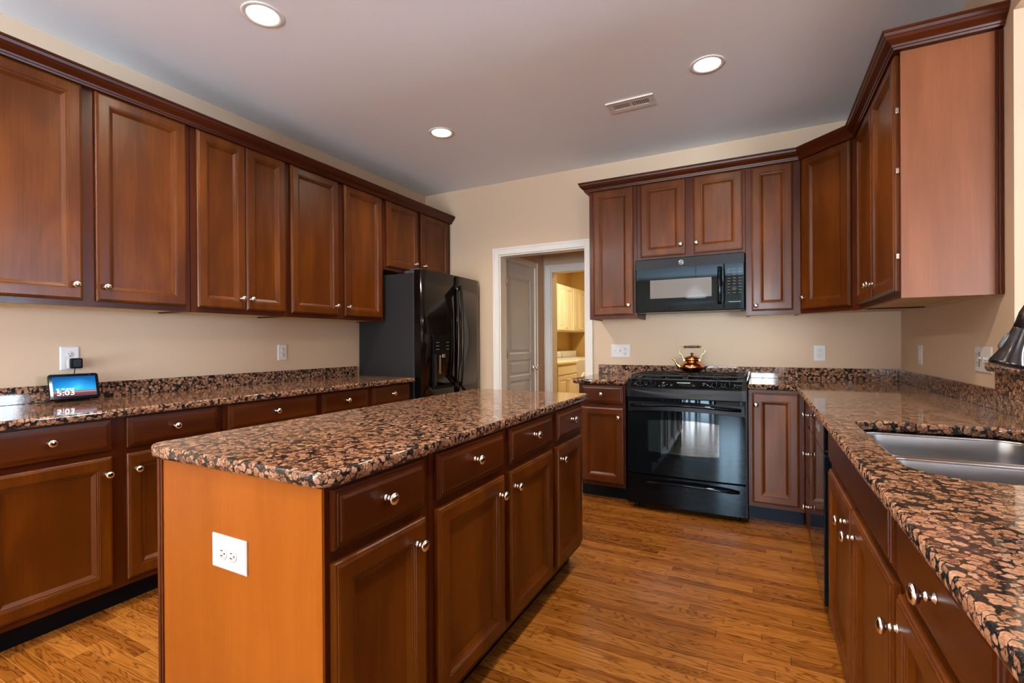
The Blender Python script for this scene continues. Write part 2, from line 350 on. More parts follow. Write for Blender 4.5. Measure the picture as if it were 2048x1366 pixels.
class Fr:
    """a facade frame: u along, z up, n outwards"""
    def __init__(s, o, u, n): s.o = Vector(o); s.u = Vector(u); s.n = Vector(n)
    def p(s, u, z, n): q = s.o + s.u * u + s.n * n; return Vector((q.x, q.y, z))
    def box(s, mb, u0, u1, z0, z1, n0, n1, bev=0):
        if abs(s.u.x * s.u.y) < 1e-9:
            a = s.p(u0, z0, n0); b = s.p(u1, z1, n1); return mb.box(a.x, b.x, a.y, b.y, z0, z1, bev)
        vs_ = [s.p(u, z, n) for z in (z0, z1) for n in (n0, n1) for u in (u0, u1)]
        return mb.add(vs_, [(0, 2, 3, 1), (4, 5, 7, 6), (0, 1, 5, 4), (2, 6, 7, 3), (0, 4, 6, 2), (1, 3, 7, 5)])
    def front(s, mb, u0, u1, z0, z1, prof, n0=0.0):
        """concentric rectangular loops; prof = [(inset, n)], last loop is capped"""
        vs_ = []; fs = []
        for (i_, n_) in prof:
            for (u, z) in ((u0 + i_, z0 + i_), (u1 - i_, z0 + i_), (u1 - i_, z1 - i_), (u0 + i_, z1 - i_)): vs_.append(s.p(u, z, n0 + n_))
        for k in range(len(prof) - 1):
            for i in range(4):
                j = (i + 1) % 4; fs.append((k * 4 + i, k * 4 + j, k * 4 + 4 + j, k * 4 + 4 + i))
        q = (len(prof) - 1) * 4; fs.append((q, q + 1, q + 2, q + 3)); fs.append((3, 2, 1, 0))
        return mb.add(vs_, fs)
DOORP = [(0, 0), (0, 0.013), (0.003, 0.0165), (0.007, 0.0175), (0.0075, 0.0195), (0.012, 0.021), (0.049, 0.021), (0.050, 0.0188), (0.054, 0.0188), (0.0555, 0.0160), (0.060, 0.0155), (0.0605, 0.0140), (0.075, 0.0050)]
DRAWP = [(0, 0), (0, 0.012), (0.003, 0.0145), (0.009, 0.0150), (0.0095, 0.0170), (0.017, 0.0175), (0.0175, 0.0195), (0.024, 0.0215)]

# one cabinet knob, shared by all doors and drawers
def knob_mesh():
    mb = MB(); mb.lathe([(0.0085, 0.0), (0.0085, 0.002), (0.006, 0.0035), (0.0055, 0.009), (0.0078, 0.011), (0.0078, 0.0125), (0.0055, 0.0145), (0.0062, 0.018), (0.013, 0.0215), (0.0160, 0.0255), (0.0158, 0.029), (0.012, 0.0325), (0.006, 0.0343), (0.0, 0.0348)], (0, 0, 0), 'z', 20)
    me = bpy.data.meshes.new('knob'); me.from_pydata([tuple(v) for v in mb.v], [], mb.f); me.polygons.foreach_set('use_smooth', [True] * len(mb.f)); me.update(); fixn(me)
    me.materials.append(M_['nickel']); return me
KNOB = knob_mesh()
def knob(parent, p, n):
    o = bpy.data.objects.new('knob', KNOB); COL.objects.link(o); o.parent = parent; o.location = Vector(p) - wpos(parent)
    o.rotation_euler = Vector(n).to_track_quat('Z', 'Y').to_euler()
    return o
NF = 0.0005
def cabinet(name, label, fr, u0, u1, z0, z1, depth, doors=(), drawers=(), toe=True, group=None, upper=False, side_mat=None, cat='cabinet', toed=0.07, top=None):
    """fr origin lies on the face plane. doors/drawers = (u0,u1,z0,z1,ku,kz) (ku None = no knob)"""
    um = (u0 + u1) / 2
    t = thing(name, label, cat, fr.p(um, z0 if upper else 0, -depth / 2), group)
    g = 0.0006
    b = MB(); st = 0.018
    if upper:
        fr.box(b, u0 + g, u1 - g, z0, z1, -0.019, 0)                 # face
        fr.box(b, u0 + g, u0 + st, z0, z1, -depth + 0.001, -0.019)
        fr.box(b, u1 - st, u1 - g, z0, z1, -depth + 0.001, -0.019)
        fr.box(b, u0 + g, u1 - g, z1 - st, z1, -depth + 0.001, -0.019)
        obj('body', b, 'frame', t)
        c = MB(); fr.box(c, u0 + st, u1 - st, z0 + 0.008, z0 + 0.02, -depth + 0.001, -0.0195); fr.box(c, u0 + st, u1 - st, z0 + 0.0005, z0 + 0.008, -depth + 0.001, -depth + 0.02)
        tag(obj('bottom_panel', c, 'maple', t), 'pale maple underside')
    else:
        zt = z1 if top is None else top
        fr.box(b, u0 + g, u1 - g, 0.102, zt, -depth + 0.002, 0, 0.001)
        obj('body', b, 'frame', t)
        if toe:
            c = MB(); fr.box(c, u0 + g, u1 - g, 0.0, 0.1015, -depth + 0.01, -toed); tag(obj('toe_kick', c, 'toe', t), 'black toe kick')
    for d in doors:
        mb = MB(); fr.front(mb, d[0], d[1], d[2], d[3], DOORP, NF)
        o = obj('door', mb, 'wood', t, loc=fr.p((d[0] + d[1]) / 2, (d[2] + d[3]) / 2, 0) - wpos(t))
        if d[4] is not None: knob(o, fr.p(d[4], d[5], 0.021 + NF), fr.n)
    for d in drawers:
        mb = MB(); fr.front(mb, d[0], d[1], d[2], d[3], DRAWP, NF)
        o = obj('drawer', mb, 'wood_h', t, loc=fr.p((d[0] + d[1]) / 2, (d[2] + d[3]) / 2, 0) - wpos(t))
        if d[4] is not None: knob(o, fr.p(d[4], d[5], 0.0215 + NF), fr.n)
    return t

# ---------------------------------------------------------------- room shell
XL, XR, D, ZC = -3.172, 0.862, 4.205, 2.772
DX0, DX1, DZ = -2.276, -1.383, 2.063          # doorway in the far wall
BY = -5.2; FX = 5.5
struct('floor', MB().box(-3.4, FX + .2, BY - .2, 8.9, -0.05, 0.0), 'floor')
struct('ceiling', MB().box(-3.4, FX + .2, BY - .2, D + .12, ZC, ZC + 0.06), 'ceil')
struct('wall_left', MB().box(XL - 0.12, XL, BY - .12, D + .12, 0, ZC), 'wall')
struct('wall_back', MB().box(XL, DX0, D, D + .12, 0, ZC).box(DX1, FX, D, D + .12, 0, ZC).box(DX0, DX1, D, D + .12, DZ, ZC), 'wall')
struct('wall_right', MB().box(XR, XR + .12, 2.535, D, 0, ZC).box(XR, XR + .12, 0.3, 2.535, 2.452, ZC).box(XR, XR + .12, 0.3, 2.535, 0, 1.066).box(XR, XR + .12, -2.6, 0.3, 0, ZC), 'wall')  # full-height stretch nearest the camera is added, unseen, to cut bright reflections
def wall_with_windows(name, axis, c0, c1, a0, a1, wins):
    mb = MB(); xs = sorted({a0, a1} | {w_[0] for w_ in wins} | {w_[1] for w_ in wins})
    for p, q in zip(xs[:-1], xs[1:]):
        win = [w_ for w_ in wins if w_[0] <= p + 1e-6 and w_[1] >= q - 1e-6]
        segs = [(0, win[0][2]), (win[0][3], ZC)] if win else [(0, ZC)]
        for z0, z1 in segs:
            if z1 - z0 < 1e-3: continue
            if axis == 'x': mb.box(p, q, c0, c1, z0, z1)
            else: mb.box(c0, c1, p, q, z0, z1)
    return struct(name, mb, 'wall')
wall_with_windows('wall_rear', 'x', BY - .12, BY, XL, FX, BACKWIN)
wall_with_windows('wall_side', 'y', FX, FX + .12, BY - .12, D + .12, SIDEWIN)
k = 0
for axis, wins in (('x', BACKWIN), ('y', SIDEWIN)):
    for (a, b_, c, d) in wins:
        k += 1; mb = MB()
        def bb(p, q, z0, z1, t0, t1):
            if axis == 'x': mb.box(p, q, BY - t1, BY - t0, z0, z1)
            else: mb.box(FX + t0, FX + t1, p, q, z0, z1)
        for (p, q, z0, z1) in ((a - .07, a + .03, c - .05, d + .07), (b_ - .03, b_ + .07, c - .05, d + .07), (a + .03, b_ - .03, d - .03, d + .07), (a + .03, b_ - .03, max(0.0, c - .05), c + .04)): bb(p, q, max(0.0, z0), z1, -0.018, 0.06)
        mid = (a + b_) / 2; bb(mid - .03, mid + .03, c + .04, d - .03, 0.01, 0.06)
        struct('window_%d' % k, mb, 'white')

# casing of the kitchen doorway
def casing(mb, x0, x1, zt, y0, y1, wd, top=True):
    mb.box(x0 - wd, x0, y0, y1, 0, zt + wd, 0.004); mb.box(x1, x1 + wd, y0, y1, 0, zt + wd, 0.004); mb.box(x0, x1, y0, y1, zt, zt + wd, 0.004)
    ym = min(y0, y1) - 0.006                                             # raised outer bead
    mb.box(x0 - wd, x0 - wd + .018, ym, min(y0, y1) + .004, 0, zt + wd, 0.002); mb.box(x1 + wd - .018, x1 + wd, ym, min(y0, y1) + .004, 0, zt + wd, 0.002); mb.box(x0 - wd + .0182, x1 + wd - .0182, ym, min(y0, y1) + .004, zt + wd - .018, zt + wd, 0.002)
mb = MB(); casing(mb, DX0 + .004, DX1 - .004, DZ - .004, D - 0.016, D - 0.0005, 0.066)
mb.box(DX0 + .0005, DX0 + .016, D, D + .12, 0, DZ - .016); mb.box(DX1 - .016, DX1 - .0005, D, D + .12, 0, DZ - .016); mb.box(DX0 + .0005, DX1 - .0005, D, D + .12, DZ - .016, DZ - .0005)
struct('trim_1', mb, 'white')
# ---- hall behind it
HX0, HX1, HY = -2.29, -0.9, 5.35
struct('wall_hall_left', MB().box(HX0 - .12, HX0, D + .1205, 4.36, 0, 2.5).box(HX0 - .12, HX0, 5.075, HY, 0, 2.5).box(HX0 - .12, HX0, 4.36, 5.075, 2.045, 2.5), 'wall')
struct('wall_hall_right', MB().box(HX1, HX1 + .12, D + .1205, HY, 0, 2.5), 'wall')
struct('ceiling_hall', MB().box(HX0 - .12, HX1 + .12, D + .1205, HY + .16, 2.5, 2.56), 'ceil')
struct('wall_hall_back', MB().box(-3.3, -2.2, HY, HY + .15, 0, 2.5).box(-1.44, HX1 + .12, HY, HY + .15, 0, 2.5).box(-2.2, -1.44, HY, HY + .15, 2.045, 2.5), 'wall')
mb = MB(); casing(mb, -2.197, -1.443, 2.042, HY - .016, HY - .0005, 0.07)
mb.box(-2.1995, -2.184, HY, HY + .15, 0, 2.03); mb.box(-1.456, -1.4405, HY, HY + .15, 0, 2.03); mb.box(-2.1995, -1.4405, HY, HY + .15, 2.03, 2.0445)
struct('trim_2', mb, 'white')
# closet door with casing (in the left hall wall, plane x = HX0)
fr = Fr((HX0, 0, 0), (0, 1, 0), (1, 0, 0))
mb = MB()
fr.box(mb, 4.33, 4.365, 0, 2.11, 0.0005, 0.014, 0.003); fr.box(mb, 5.068, 5.135, 0, 2.11, 0.0005, 0.016, 0.003); fr.box(mb, 4.365, 5.068, 2.043, 2.11, 0.0005, 0.016, 0.003); fr.box(mb, 5.12, 5.135, 0, 2.11, 0.016, 0.022, 0.002)
struct('trim_3', mb, 'white')
def panel_door(mb, fr, u0, u1, z0, z1, panels, n0, n1):
    """slab with sunk-and-raised moulded panels on its n1 face"""
    us = [u0, panels[0][0], panels[0][1], u1]
    fr.box(mb, u0, us[1], z0, z1, n0, n1); fr.box(mb, us[2], u1, z0, z1, n0, n1)
    zs = [z0] + [z for p in panels for z in (p[2], p[3])] + [z1]
    for i in range(0, len(zs), 2): fr.box(mb, us[1], us[2], zs[i], zs[i + 1], n0, n1)
    for (a, b_, c, d) in panels:
        fr.front(mb, a, b_, c, d, [(0, 0), (0, n1 - n0), (0.012, n1 - n0 - 0.007), (0.018, n1 - n0 - 0.009), (0.045, n1 - n0 - 0.003), (0.05, n1 - n0 - 0.003)], n0)
mb = MB(); panel_door(mb, fr, 4.368, 5.064, 0.01, 2.038, [(4.45, 4.965, 0.14, 0.40), (4.45, 4.965, 0.46, 0.79), (4.45, 4.965, 0.835, 1.01), (4.45, 4.965, 1.075, 1.895)], -0.03, 0.004)
dr = tag(obj('door_1', mb, 'door_grey'), kind='structure')
mb = MB(); mb.lathe([(0.028, 0), (0.028, 0.006), (0.010, 0.010), (0.009, 0.035), (0.022, 0.042), (0.027, 0.052), (0.024, 0.062), (0.0, 0.066)], (HX0 + .0045, 5.012, 0.905), 'x', 20); obj('door_knob', mb, 'nickel', dr)
for z in (1.82, 1.08, 0.25):
    mb = MB(); mb.lathe([(0.008, 0), (0.008, 0.09)], (HX0 + .013, 4.366, z - .045), 'z', 10); mb.box(HX0 + .0045, HX0 + .008, 4.37, 4.395, z - .043, z + .043); obj('hinge', mb, 'nickel', dr)
# ---- laundry room beyond
LX1, LY = -1.0, 8.7
struct('wall_laundry_left', MB().box(XL - .12, XL, HY + .1505, LY, 0, ZC), 'wall_yellow')
struct('wall_laundry_back', MB().box(XL, LX1, LY, LY + .12, 0, ZC), 'wall_yellow')
struct('wall_laundry_right', MB().box(LX1, LX1 + .12, HY + .1505, LY, 0, ZC), 'wall_yellow')
struct('wall_laundry_front', MB().box(XL, -2.2, HY + .1505, HY + .2, 0, ZC).box(-1.44, LX1, HY + .1505, HY + .2, 0, ZC).box(-2.2, -1.44, HY + .1505, HY + .2, 2.045, ZC).box(XL, LX1, HY + .1, HY + .15, 2.57, ZC), 'wall_yellow')
struct('ceiling_laundry', MB().box(XL - .12, LX1 + .12, HY + .1, LY + .12, ZC, ZC + .06), 'wall_yellow')
fr = Fr((-2.87, 0, 0), (0, 1, 0), (1, 0, 0))
LP = [(0, 0), (0, 0.015), (0.003, 0.018), (0.05, 0.018), (0.055, 0.010), (0.066, 0.010), (0.085, 0.016)]
def white_cab(label, fr, u0, u1, z0, z1, depth, nd, upper=True, drawer=None):
    t = thing('cabinet', label, 'cabinet', fr.p((u0 + u1) / 2, z0 if upper else 0, -depth / 2), 'cream laundry wall cabinets' if upper else None)
    mb = MB(); fr.box(mb, u0 + .001, u1 - .001, z0, z1, -depth + .001, 0, .002); obj('body', mb, 'cream', t)
    wd = (u1 - u0 - .03) / nd
    for i in range(nd):
        a = u0 + .015 + wd * i + .003; b_ = a + wd - .006; mb = MB(); zt = z1 - .025 if not drawer else drawer - .02
        fr.front(mb, a, b_, z0 + .02, zt, LP, NF); o = obj('door', mb, 'cream', t, loc=fr.p((a + b_) / 2, (z0 + z1) / 2, 0) - wpos(t))
        q = MB(); ku = b_ - .03 if i % 2 == 0 else a + .03; kz = z0 + .06 if upper else zt - .06
        q.lathe([(0.007, 0), (0.006, 0.012), (0.014, 0.018), (0.013, 0.026), (0.0, 0.028)], fr.p(ku, kz, .0185), (fr.n.x, fr.n.y, 0), 12); obj('knob', q, 'cream', o)
    if drawer:
        mb = MB(); fr.front(mb, u0 + .018, u1 - .018, drawer, z1 - .03, [(0, 0), (0, .015), (.006, .018)], NF); obj('drawer', mb, 'cream', t)
    return t
white_cab('cream laundry wall cabinet at the back corner above the dryer', fr, 7.965, 8.698, 1.375, 2.14, 0.30, 2)
white_cab('cream laundry wall cabinet beside the doorway edge, above the washer', fr, 7.23, 7.963, 1.375, 2.14, 0.30, 2)
white_cab('cream laundry wall cabinet over the utility sink, mostly behind the door frame', fr, 6.49, 7.228, 1.375, 2.14, 0.30, 2)
fr2 = Fr((-2.47, 0, 0), (0, 1, 0), (1, 0, 0))
t = white_cab('cream base cabinet with two doors in the laundry room under the small counter', fr2, 6.2, 6.995, 0.1, 0.88, 0.70, 2, upper=False, drawer=0.735)
mb = MB(); mb.box(XL + .002, -2.44, 6.17, 7.01, 0.881, 0.918, 0.008); mb.box(XL + .002, XL + .02, 6.17, 7.01, 0.918, 1.0, 0.004)
tag(obj('laundry_counter', mb, 'cream'), 'cream counter on the laundry base cabinet', 'worktop')
mb = MB(); mb.box(XL + .01, -2.54, 6.202, 6.993, 0.0, 0.0995); obj('toe_kick', mb, 'cream', t)
for (y0, nm, lb, ct) in ((7.04, 'washing_machine', 'white washing machine next to the cream laundry counter', 'washing machine'), (7.8, 'tumble_dryer', 'white tumble dryer in the far corner of the laundry room', 'tumble dryer')):
    t = thing(nm, lb, ct, (-2.8, y0 + .34, 0))
    mb = MB(); mb.box(-3.12, -2.47, y0, y0 + .69, 0.0, 0.93, 0.02); obj('body', mb, 'plastic_w', t)
    mb = MB(); mb.box(-3.12, -2.98, y0 + .01, y0 + .68, 0.931, 1.04, 0.02); obj('control_panel', mb, 'plastic_w', t)
    mb = MB(); mb.lathe([(0.20, 0), (0.20, 0.012), (0.17, 0.02), (0.0, 0.022)], (-2.4695, y0 + .345, 0.52), 'x', 28) if 'dryer' not in nm else mb.box(-2.4695, -2.455, y0 + .08, y0 + .61, 0.25, 0.80, 0.01)
    obj('door', mb, 'plastic_w', t)
t = thing('wall_outlet', 'dark outlet on the yellow laundry wall above the counter', 'outlet', (XL + .001, 7.0, 1.13))
mb = MB(); mb.box(XL + .001, XL + .006, 7.36, 7.43, 1.07, 1.185, .002); obj('plate', mb, 'plastic_w', t)
mb = MB(); mb.box(XL + .0065, XL + .03, 7.375, 7.415, 1.09, 1.15, .004); obj('plug', mb, 'slot', t)
area('laundry_lamp', (-1.9, 6.9, 2.70), (0, 0, 0), 0.4, 0.4, 40, (1.0, 0.84, 0.48))

# ---------------------------------------------------------------- recessed lights
for i, (x, y) in enumerate(LIGHTS):
    lab = {0: 'recessed ceiling light nearest the camera, above the end of the island', 1: 'recessed ceiling light to the right, close to the ceiling vent', 2: 'smallest-looking recessed ceiling light, over the aisle before the refrigerator',
           3: 'recessed ceiling light over the near right of the island', 4: 'recessed ceiling light over the near left aisle', 5: 'recessed ceiling light over the near right aisle'}[i]
    t = thing('recessed_light', lab, 'ceiling light', (x, y, ZC), 'recessed ceiling lights')
    mb = MB(); mb.lathe([(0.070, -0.001), (0.073, -0.005), (0.088, -0.006), (0.093, -0.003), (0.093, -0.0005)], (x, y, ZC), 'z', 40, cap=False); obj('trim_ring', mb, 'white', t, fix=False)
    mb = MB(); mb.lathe([(0.0, -0.0012), (0.0705, -0.0016)], (x, y, ZC), 'z', 40, cap=False); obj('lens', mb, 'lens', t, fix=False)
    l = bpy.data.lights.new('recessed_lamp', 'SPOT'); l.energy = 55; l.color = (1.0, 0.83, 0.62); l.spot_size = 2.6; l.spot_blend = 0.9; l.shadow_soft_size = 0.06
    o = bpy.data.objects.new('recessed_lamp', l); COL.objects.link(o); o.location = (x, y, ZC - 0.07)
# ceiling vent
vx0, vx1, vy0, vy1 = -0.897, -0.592, 3.147, 3.303
t = thing('ceiling_vent', 'white metal register with two banks of slats in the ceiling', 'vent', ((vx0 + vx1) / 2, (vy0 + vy1) / 2, ZC))
mb = MB(); z0, z1 = ZC - 0.006, ZC - 0.0005
ax0, ax1, ay0, ay1 = vx0 + .035, vx1 - .035, vy0 + .045, vy1 - .045
mb.box(vx0, vx1, vy0, ay0, z0, z1); mb.box(vx0, vx1, ay1, vy1, z0, z1); mb.box(vx0, ax0, ay0, ay1, z0, z1); mb.box(ax1, vx1, ay0, ay1, z0, z1); mb.box((ax0 + ax1) / 2 - .006, (ax0 + ax1) / 2 + .006, ay0, ay1, z0, z1)
mb.box(vx0, vx1, vy0, vy0 + .003, ZC - .010, z0)
obj('frame', mb, 'white', t)
mb = MB(); mb.box(ax0, ax1, ay0, ay1, ZC - 0.0012, ZC - 0.0004); obj('dark_opening', mb, 'slot', t)
mb = MB()
for bk in range(2):
    s0 = ax0 if bk == 0 else (ax0 + ax1) / 2 + .006
    wv = (ax1 - ax0) / 2 - .006
    for i in range(10): mb.box(s0 + wv * (i + .15) / 10, s0 + wv * (i + .62) / 10, ay0, ay1, ZC - 0.005, ZC - 0.0015)
obj('slats', mb, 'white', t)
for x in (vx0 + .015, vx1 - .015): mb = MB(); mb.lathe([(0.004, 0), (0.004, 0.002), (0, 0.003)], (x, (vy0 + vy1) / 2, z0), '-z', 10); obj('screw', mb, 'nickel', t)

# ---------------------------------------------------------------- cabinets, left wall
ZU0, ZU1 = 1.382, 2.448; UT = 2.431; UB = 1.411
DT, DB, RT, RB = 0.7026, 0.132, 0.868, 0.7308
frU = Fr((XL + .312, 0, 0), (0, 1, 0), (1, 0, 0))
GU = 'cherry wall cabinets on the left wall'
cabinet('wall_cabinet', 'cherry wall cabinet cut by the left picture edge, above the smart display', frU, 0.62, 1.598, ZU0, ZU1, .311, doors=[(0.66, 1.1016, UB, UT, 1.068, 1.482), (1.1545, 1.571, UB, UT, 1.188, 1.482)], upper=True, group=GU)
cabinet('wall_cabinet', 'narrow two-door cherry wall cabinet with knobs meeting in the middle, over the second left outlet', frU, 1.6, 2.236, ZU0, ZU1, .311, doors=[(1.632, 1.925, UB, UT, 1.893, 1.480), (1.930, 2.212, UB, UT, 1.955, 1.480)], upper=True, group=GU)
cabinet('wall_cabinet', 'tall two-door cherry wall cabinet directly left of the refrigerator', frU, 2.238, 3.19, ZU0, ZU1, .311, doors=[(2.2603, 2.678, UB, UT, 2.650, 1.482), (2.743, 3.158, UB, UT, 2.770, 1.482)], upper=True, group=GU)
cabinet('wall_cabinet', 'short two-door cherry cabinet above the refrigerator', frU, 3.192, 4.203, 1.835, ZU1, .311, doors=[(3.224, 3.645, 1.862, UT, 3.602, 1.93), (3.703, 4.15, 1.862, UT, 3.735, 1.93)], upper=True, group=GU)
frB = Fr((XL + .612, 0, 0), (0, 1, 0), (1, 0, 0))
GB = 'cherry base cabinets on the left wall'
cabinet('base_cabinet', 'cherry base cabinet below the smart display, two drawers over two doors', frB, 0.62, 1.588, 0, 0.875, .611,
        doors=[(0.66, 1.0845, DB, DT, 1.063, 0.63), (1.1425, 1.559, DB, DT, 1.178, 0.63)], drawers=[(0.66, 1.0845, RB, RT, 0.871, 0.803), (1.1425, 1.559, RB, RT, 1.345, 0.803)], group=GB)
cabinet('base_cabinet', 'cherry base cabinet with one wide drawer, half hidden by the island', frB, 1.59, 2.23, 0, 0.875, .611,
        doors=[(1.616, 1.905, DB, DT, 1.875, 0.63), (1.914, 2.203, DB, DT, 1.945, 0.63)], drawers=[(1.616, 2.203, RB, RT, 1.905, 0.803)], group=GB)
cabinet('base_cabinet', 'cherry base cabinet with two small drawers beside the refrigerator', frB, 2.232, 3.175, 0, 0.875, .611,
        doors=[(2.252, 2.669, DB, DT, 2.64, 0.63), (2.718, 3.145, DB, DT, 2.75, 0.63)], drawers=[(2.252, 2.669, RB, RT, 2.46, 0.805), (2.718, 3.145, RB, RT, 2.935, 0.805)], group=GB)
# ---------------------------------------------------------------- island
ZI = 0.8755
frI = Fr((-0.860, 0, 0), (0, 1, 0), (1, 0, 0))
GI = 'cherry island base cabinets'
t = cabinet('base_cabinet', 'cherry island cabinet at the near end with the orange side panel', frI, 0.762, 1.142, 0, ZI, .632, doors=[(0.777, 1.110, DB, DT, 1.065, 0.643)], drawers=[(0.777, 1.110, RB, RT, 0.940, 0.808)], group=GI)
mb = MB(); mb.box(-1.512, -0.858, 0.7555, 0.7615, 0.0, ZI); tag(obj('end_panel', mb, 'panel', t), 'honey-orange veneer end panel')
mb = MB(); mb.box(-1.5125, -1.499, 0.7505, 0.7553, 0.0, ZI, 0.002).box(-1.4985, -1.489, 0.7520, 0.7553, 0.0, ZI, 0.0015); tag(obj('corner_molding', mb, 'frame', t), 'dark corner moulding')
mb = MB(); mb.box(-0.874, -0.8575, 0.7540, 0.7553, 0.0, ZI); obj('edge_strip', mb, 'panel', t)
cabinet('base_cabinet', 'wide cherry island cabinet in the middle, two drawers over two doors', frI, 1.144, 2.095, 0, ZI, .632,
        doors=[(1.172, 1.590, DB, DT, 1.545, 0.643), (1.637, 2.062, DB, DT, 1.668, 0.643)], drawers=[(1.172, 1.590, RB, RT, 1.372, 0.812), (1.637, 2.062, RB, RT, 1.848, 0.812)], group=GI)
cabinet('base_cabinet', 'single-door cherry island cabinet at the far end', frI, 2.097, 2.505, 0, ZI, .632, doors=[(2.123, 2.475, DB, DT, 2.155, 0.643)], drawers=[(2.123, 2.475, RB, RT, 2.30, 0.812)], group=GI)

# ---------------------------------------------------------------- back wall cabinets
frK = Fr((0, D - .323, 0), (1, 0, 0), (0, -1, 0))
GK = 'cherry wall cabinets around the microwave'
cabinet('wall_cabinet', 'single-door cherry wall cabinet between doorway and microwave', frK, -1.247, -0.857, ZU0, ZU1, .322, doors=[(-1.208, -0.886, UB, UT, -0.918, 1.487)], upper=True, group=GK)
cabinet('wall_cabinet', 'short two-door cherry wall cabinet on top of the microwave', frK, -0.855, -0.087, 1.832, ZU1, .322, doors=[(-0.825, -0.494, 1.858, UT, -0.524, 1.931), (-0.434, -0.104, 1.858, UT, -0.413, 1.931)], upper=True, group=GK)
cabinet('wall_cabinet', 'narrow cherry wall cabinet right of the microwave', frK, -0.085, 0.2515, ZU0, ZU1, .322, doors=[(-0.047, 0.2077, UB, UT, -0.021, 1.447)], upper=True, group=GK)
# diagonal corner cabinet
A_ = Vector((0.2530, D - .323)); B_ = Vector((XR - .323, D - .6096)); dl = (B_ - A_); LD = dl.length; du = dl.normalized(); dn = Vector((du.y, -du.x))
frD = Fr((A_.x, A_.y, 0), (du.x, du.y, 0), (dn.x, dn.y, 0))
t = thing('wall_cabinet', 'diagonal corner cherry wall cabinet with one tall door', 'cabinet', (0.6, 3.95, ZU0))
mb = MB(); ring = [(A_.x, A_.y), (B_.x, B_.y), (XR - .002, B_.y), (XR - .002, D - .002), (A_.x, D - .002)]
n5 = len(ring); mb.add([(x, y, z) for z in (ZU0 + .02, ZU1) for x, y in ring], [tuple(range(n5)), tuple(range(n5, 2 * n5))] + [(i, (i + 1) % n5, n5 + (i + 1) % n5, n5 + i) for i in range(n5)])
frD.box(mb, 0.0, LD, ZU0, ZU0 + .02, -0.019, 0); obj('body', mb, 'frame', t)
mb = MB(); mb.add([(x, y, z) for z in (ZU0 + .014, ZU0 + .0195) for x, y in [(A_.x + .01, A_.y + .02), (B_.x + .02, B_.y + .01), (XR - .004, B_.y + .01), (XR - .004, D - .004), (A_.x + .01, D - .004)]], [tuple(range(n5)), tuple(range(n5, 2 * n5))] + [(i, (i + 1) % n5, n5 + (i + 1) % n5, n5 + i) for i in range(n5)])
tag(obj('bottom_panel', mb, 'maple', t), 'pale maple underside')
mb = MB(); frD.front(mb, 0.020, LD - 0.045, UB, UT, DOORP, NF); o = obj('door', mb, 'wood', t); knob(o, frD.p(0.046, 1.487, .0215), frD.n)
# right wall
frR = Fr((XR - .323, 0, 0), (0, 1, 0), (-1, 0, 0))
t = cabinet('wall_cabinet', 'two-door cherry wall cabinet on the right wall with broad bare side panel', frR, 2.632, 3.594, ZU0, ZU1, .322, doors=[(2.652, 3.120, UB, UT, 3.085, 1.487), (3.128, 3.572, UB, UT, 3.160, 1.487)], upper=True)
mb = MB(); mb.box(XR - .322, XR - .0015, 2.6265, 2.6318, ZU0 - .004, ZU1); tag(obj('side_panel', mb, 'panel_up', t), 'light reddish veneer side panel')
mb = MB(); mb.box(XR - .3225, XR - .298, 2.6245, 2.6263, ZU0 - .004, ZU1); obj('edge_strip', mb, 'panel_up', t)
mb = MB(); mb.box(XR - .024, XR - .0012, 2.6190, 2.6262, ZU0 - .004, ZU1 - .02, 0.003).box(XR - .016, XR - .0012, 2.6130, 2.6195, ZU0 - .004, ZU1 - .02, 0.003); tag(obj('scribe_molding', mb, 'frame', t), 'dark scribe moulding at the wall')
for z in (2.19, 1.93, 1.56):
    mb = MB(); mb.box(XR - .336, XR - .3235, 2.640, 2.6515, z - .012, z + .012, .002); obj('hinge', mb, 'nickel', t)

# crown mouldings
def crown_prof(o=0.0): z = 2.420; return [(0.0005, z), (0.006, z), (0.008, z + .008), (0.012, z + .010), (0.014, z + .018), (0.020, z + .024), (0.034, z + .036), (0.040, z + .046), (0.043, z + .048), (0.046, z + .060), (0.050, z + .064), (0.0505, z + .072), (0.0005, z + .072)]
fx = XL + .312 + .022
crp = crown_prof()
CRP = [(o_, z_ + 0.0) for o_, z_ in crp]
mb = MB(); mb.sweep([(XL + .312, 0.62), (XL + .312, D - .002)], [(o_ + 0.0225, z_ + .012) if o_ > .001 else (0.0, z_ + .012) for o_, z_ in CRP], -1)
tag(obj('crown_molding', mb, 'crown'), 'long cherry crown moulding along the left wall cabinets', 'crown moulding')
path = [(-1.2475, D - .002), (-1.2475, D - .323), (A_.x, A_.y), (B_.x, B_.y), (XR - .323, 2.626), (XR - .002, 2.626)]
mb = MB(); mb.sweep(path, [(o_ + 0.0225, z_ + .012) if o_ > .001 else (0.0006, z_ + .012) for o_, z_ in CRP], -1)
tag(obj('crown_molding', mb, 'crown'), 'cherry crown moulding wrapping the cabinets over microwave, corner and right wall', 'crown moulding')

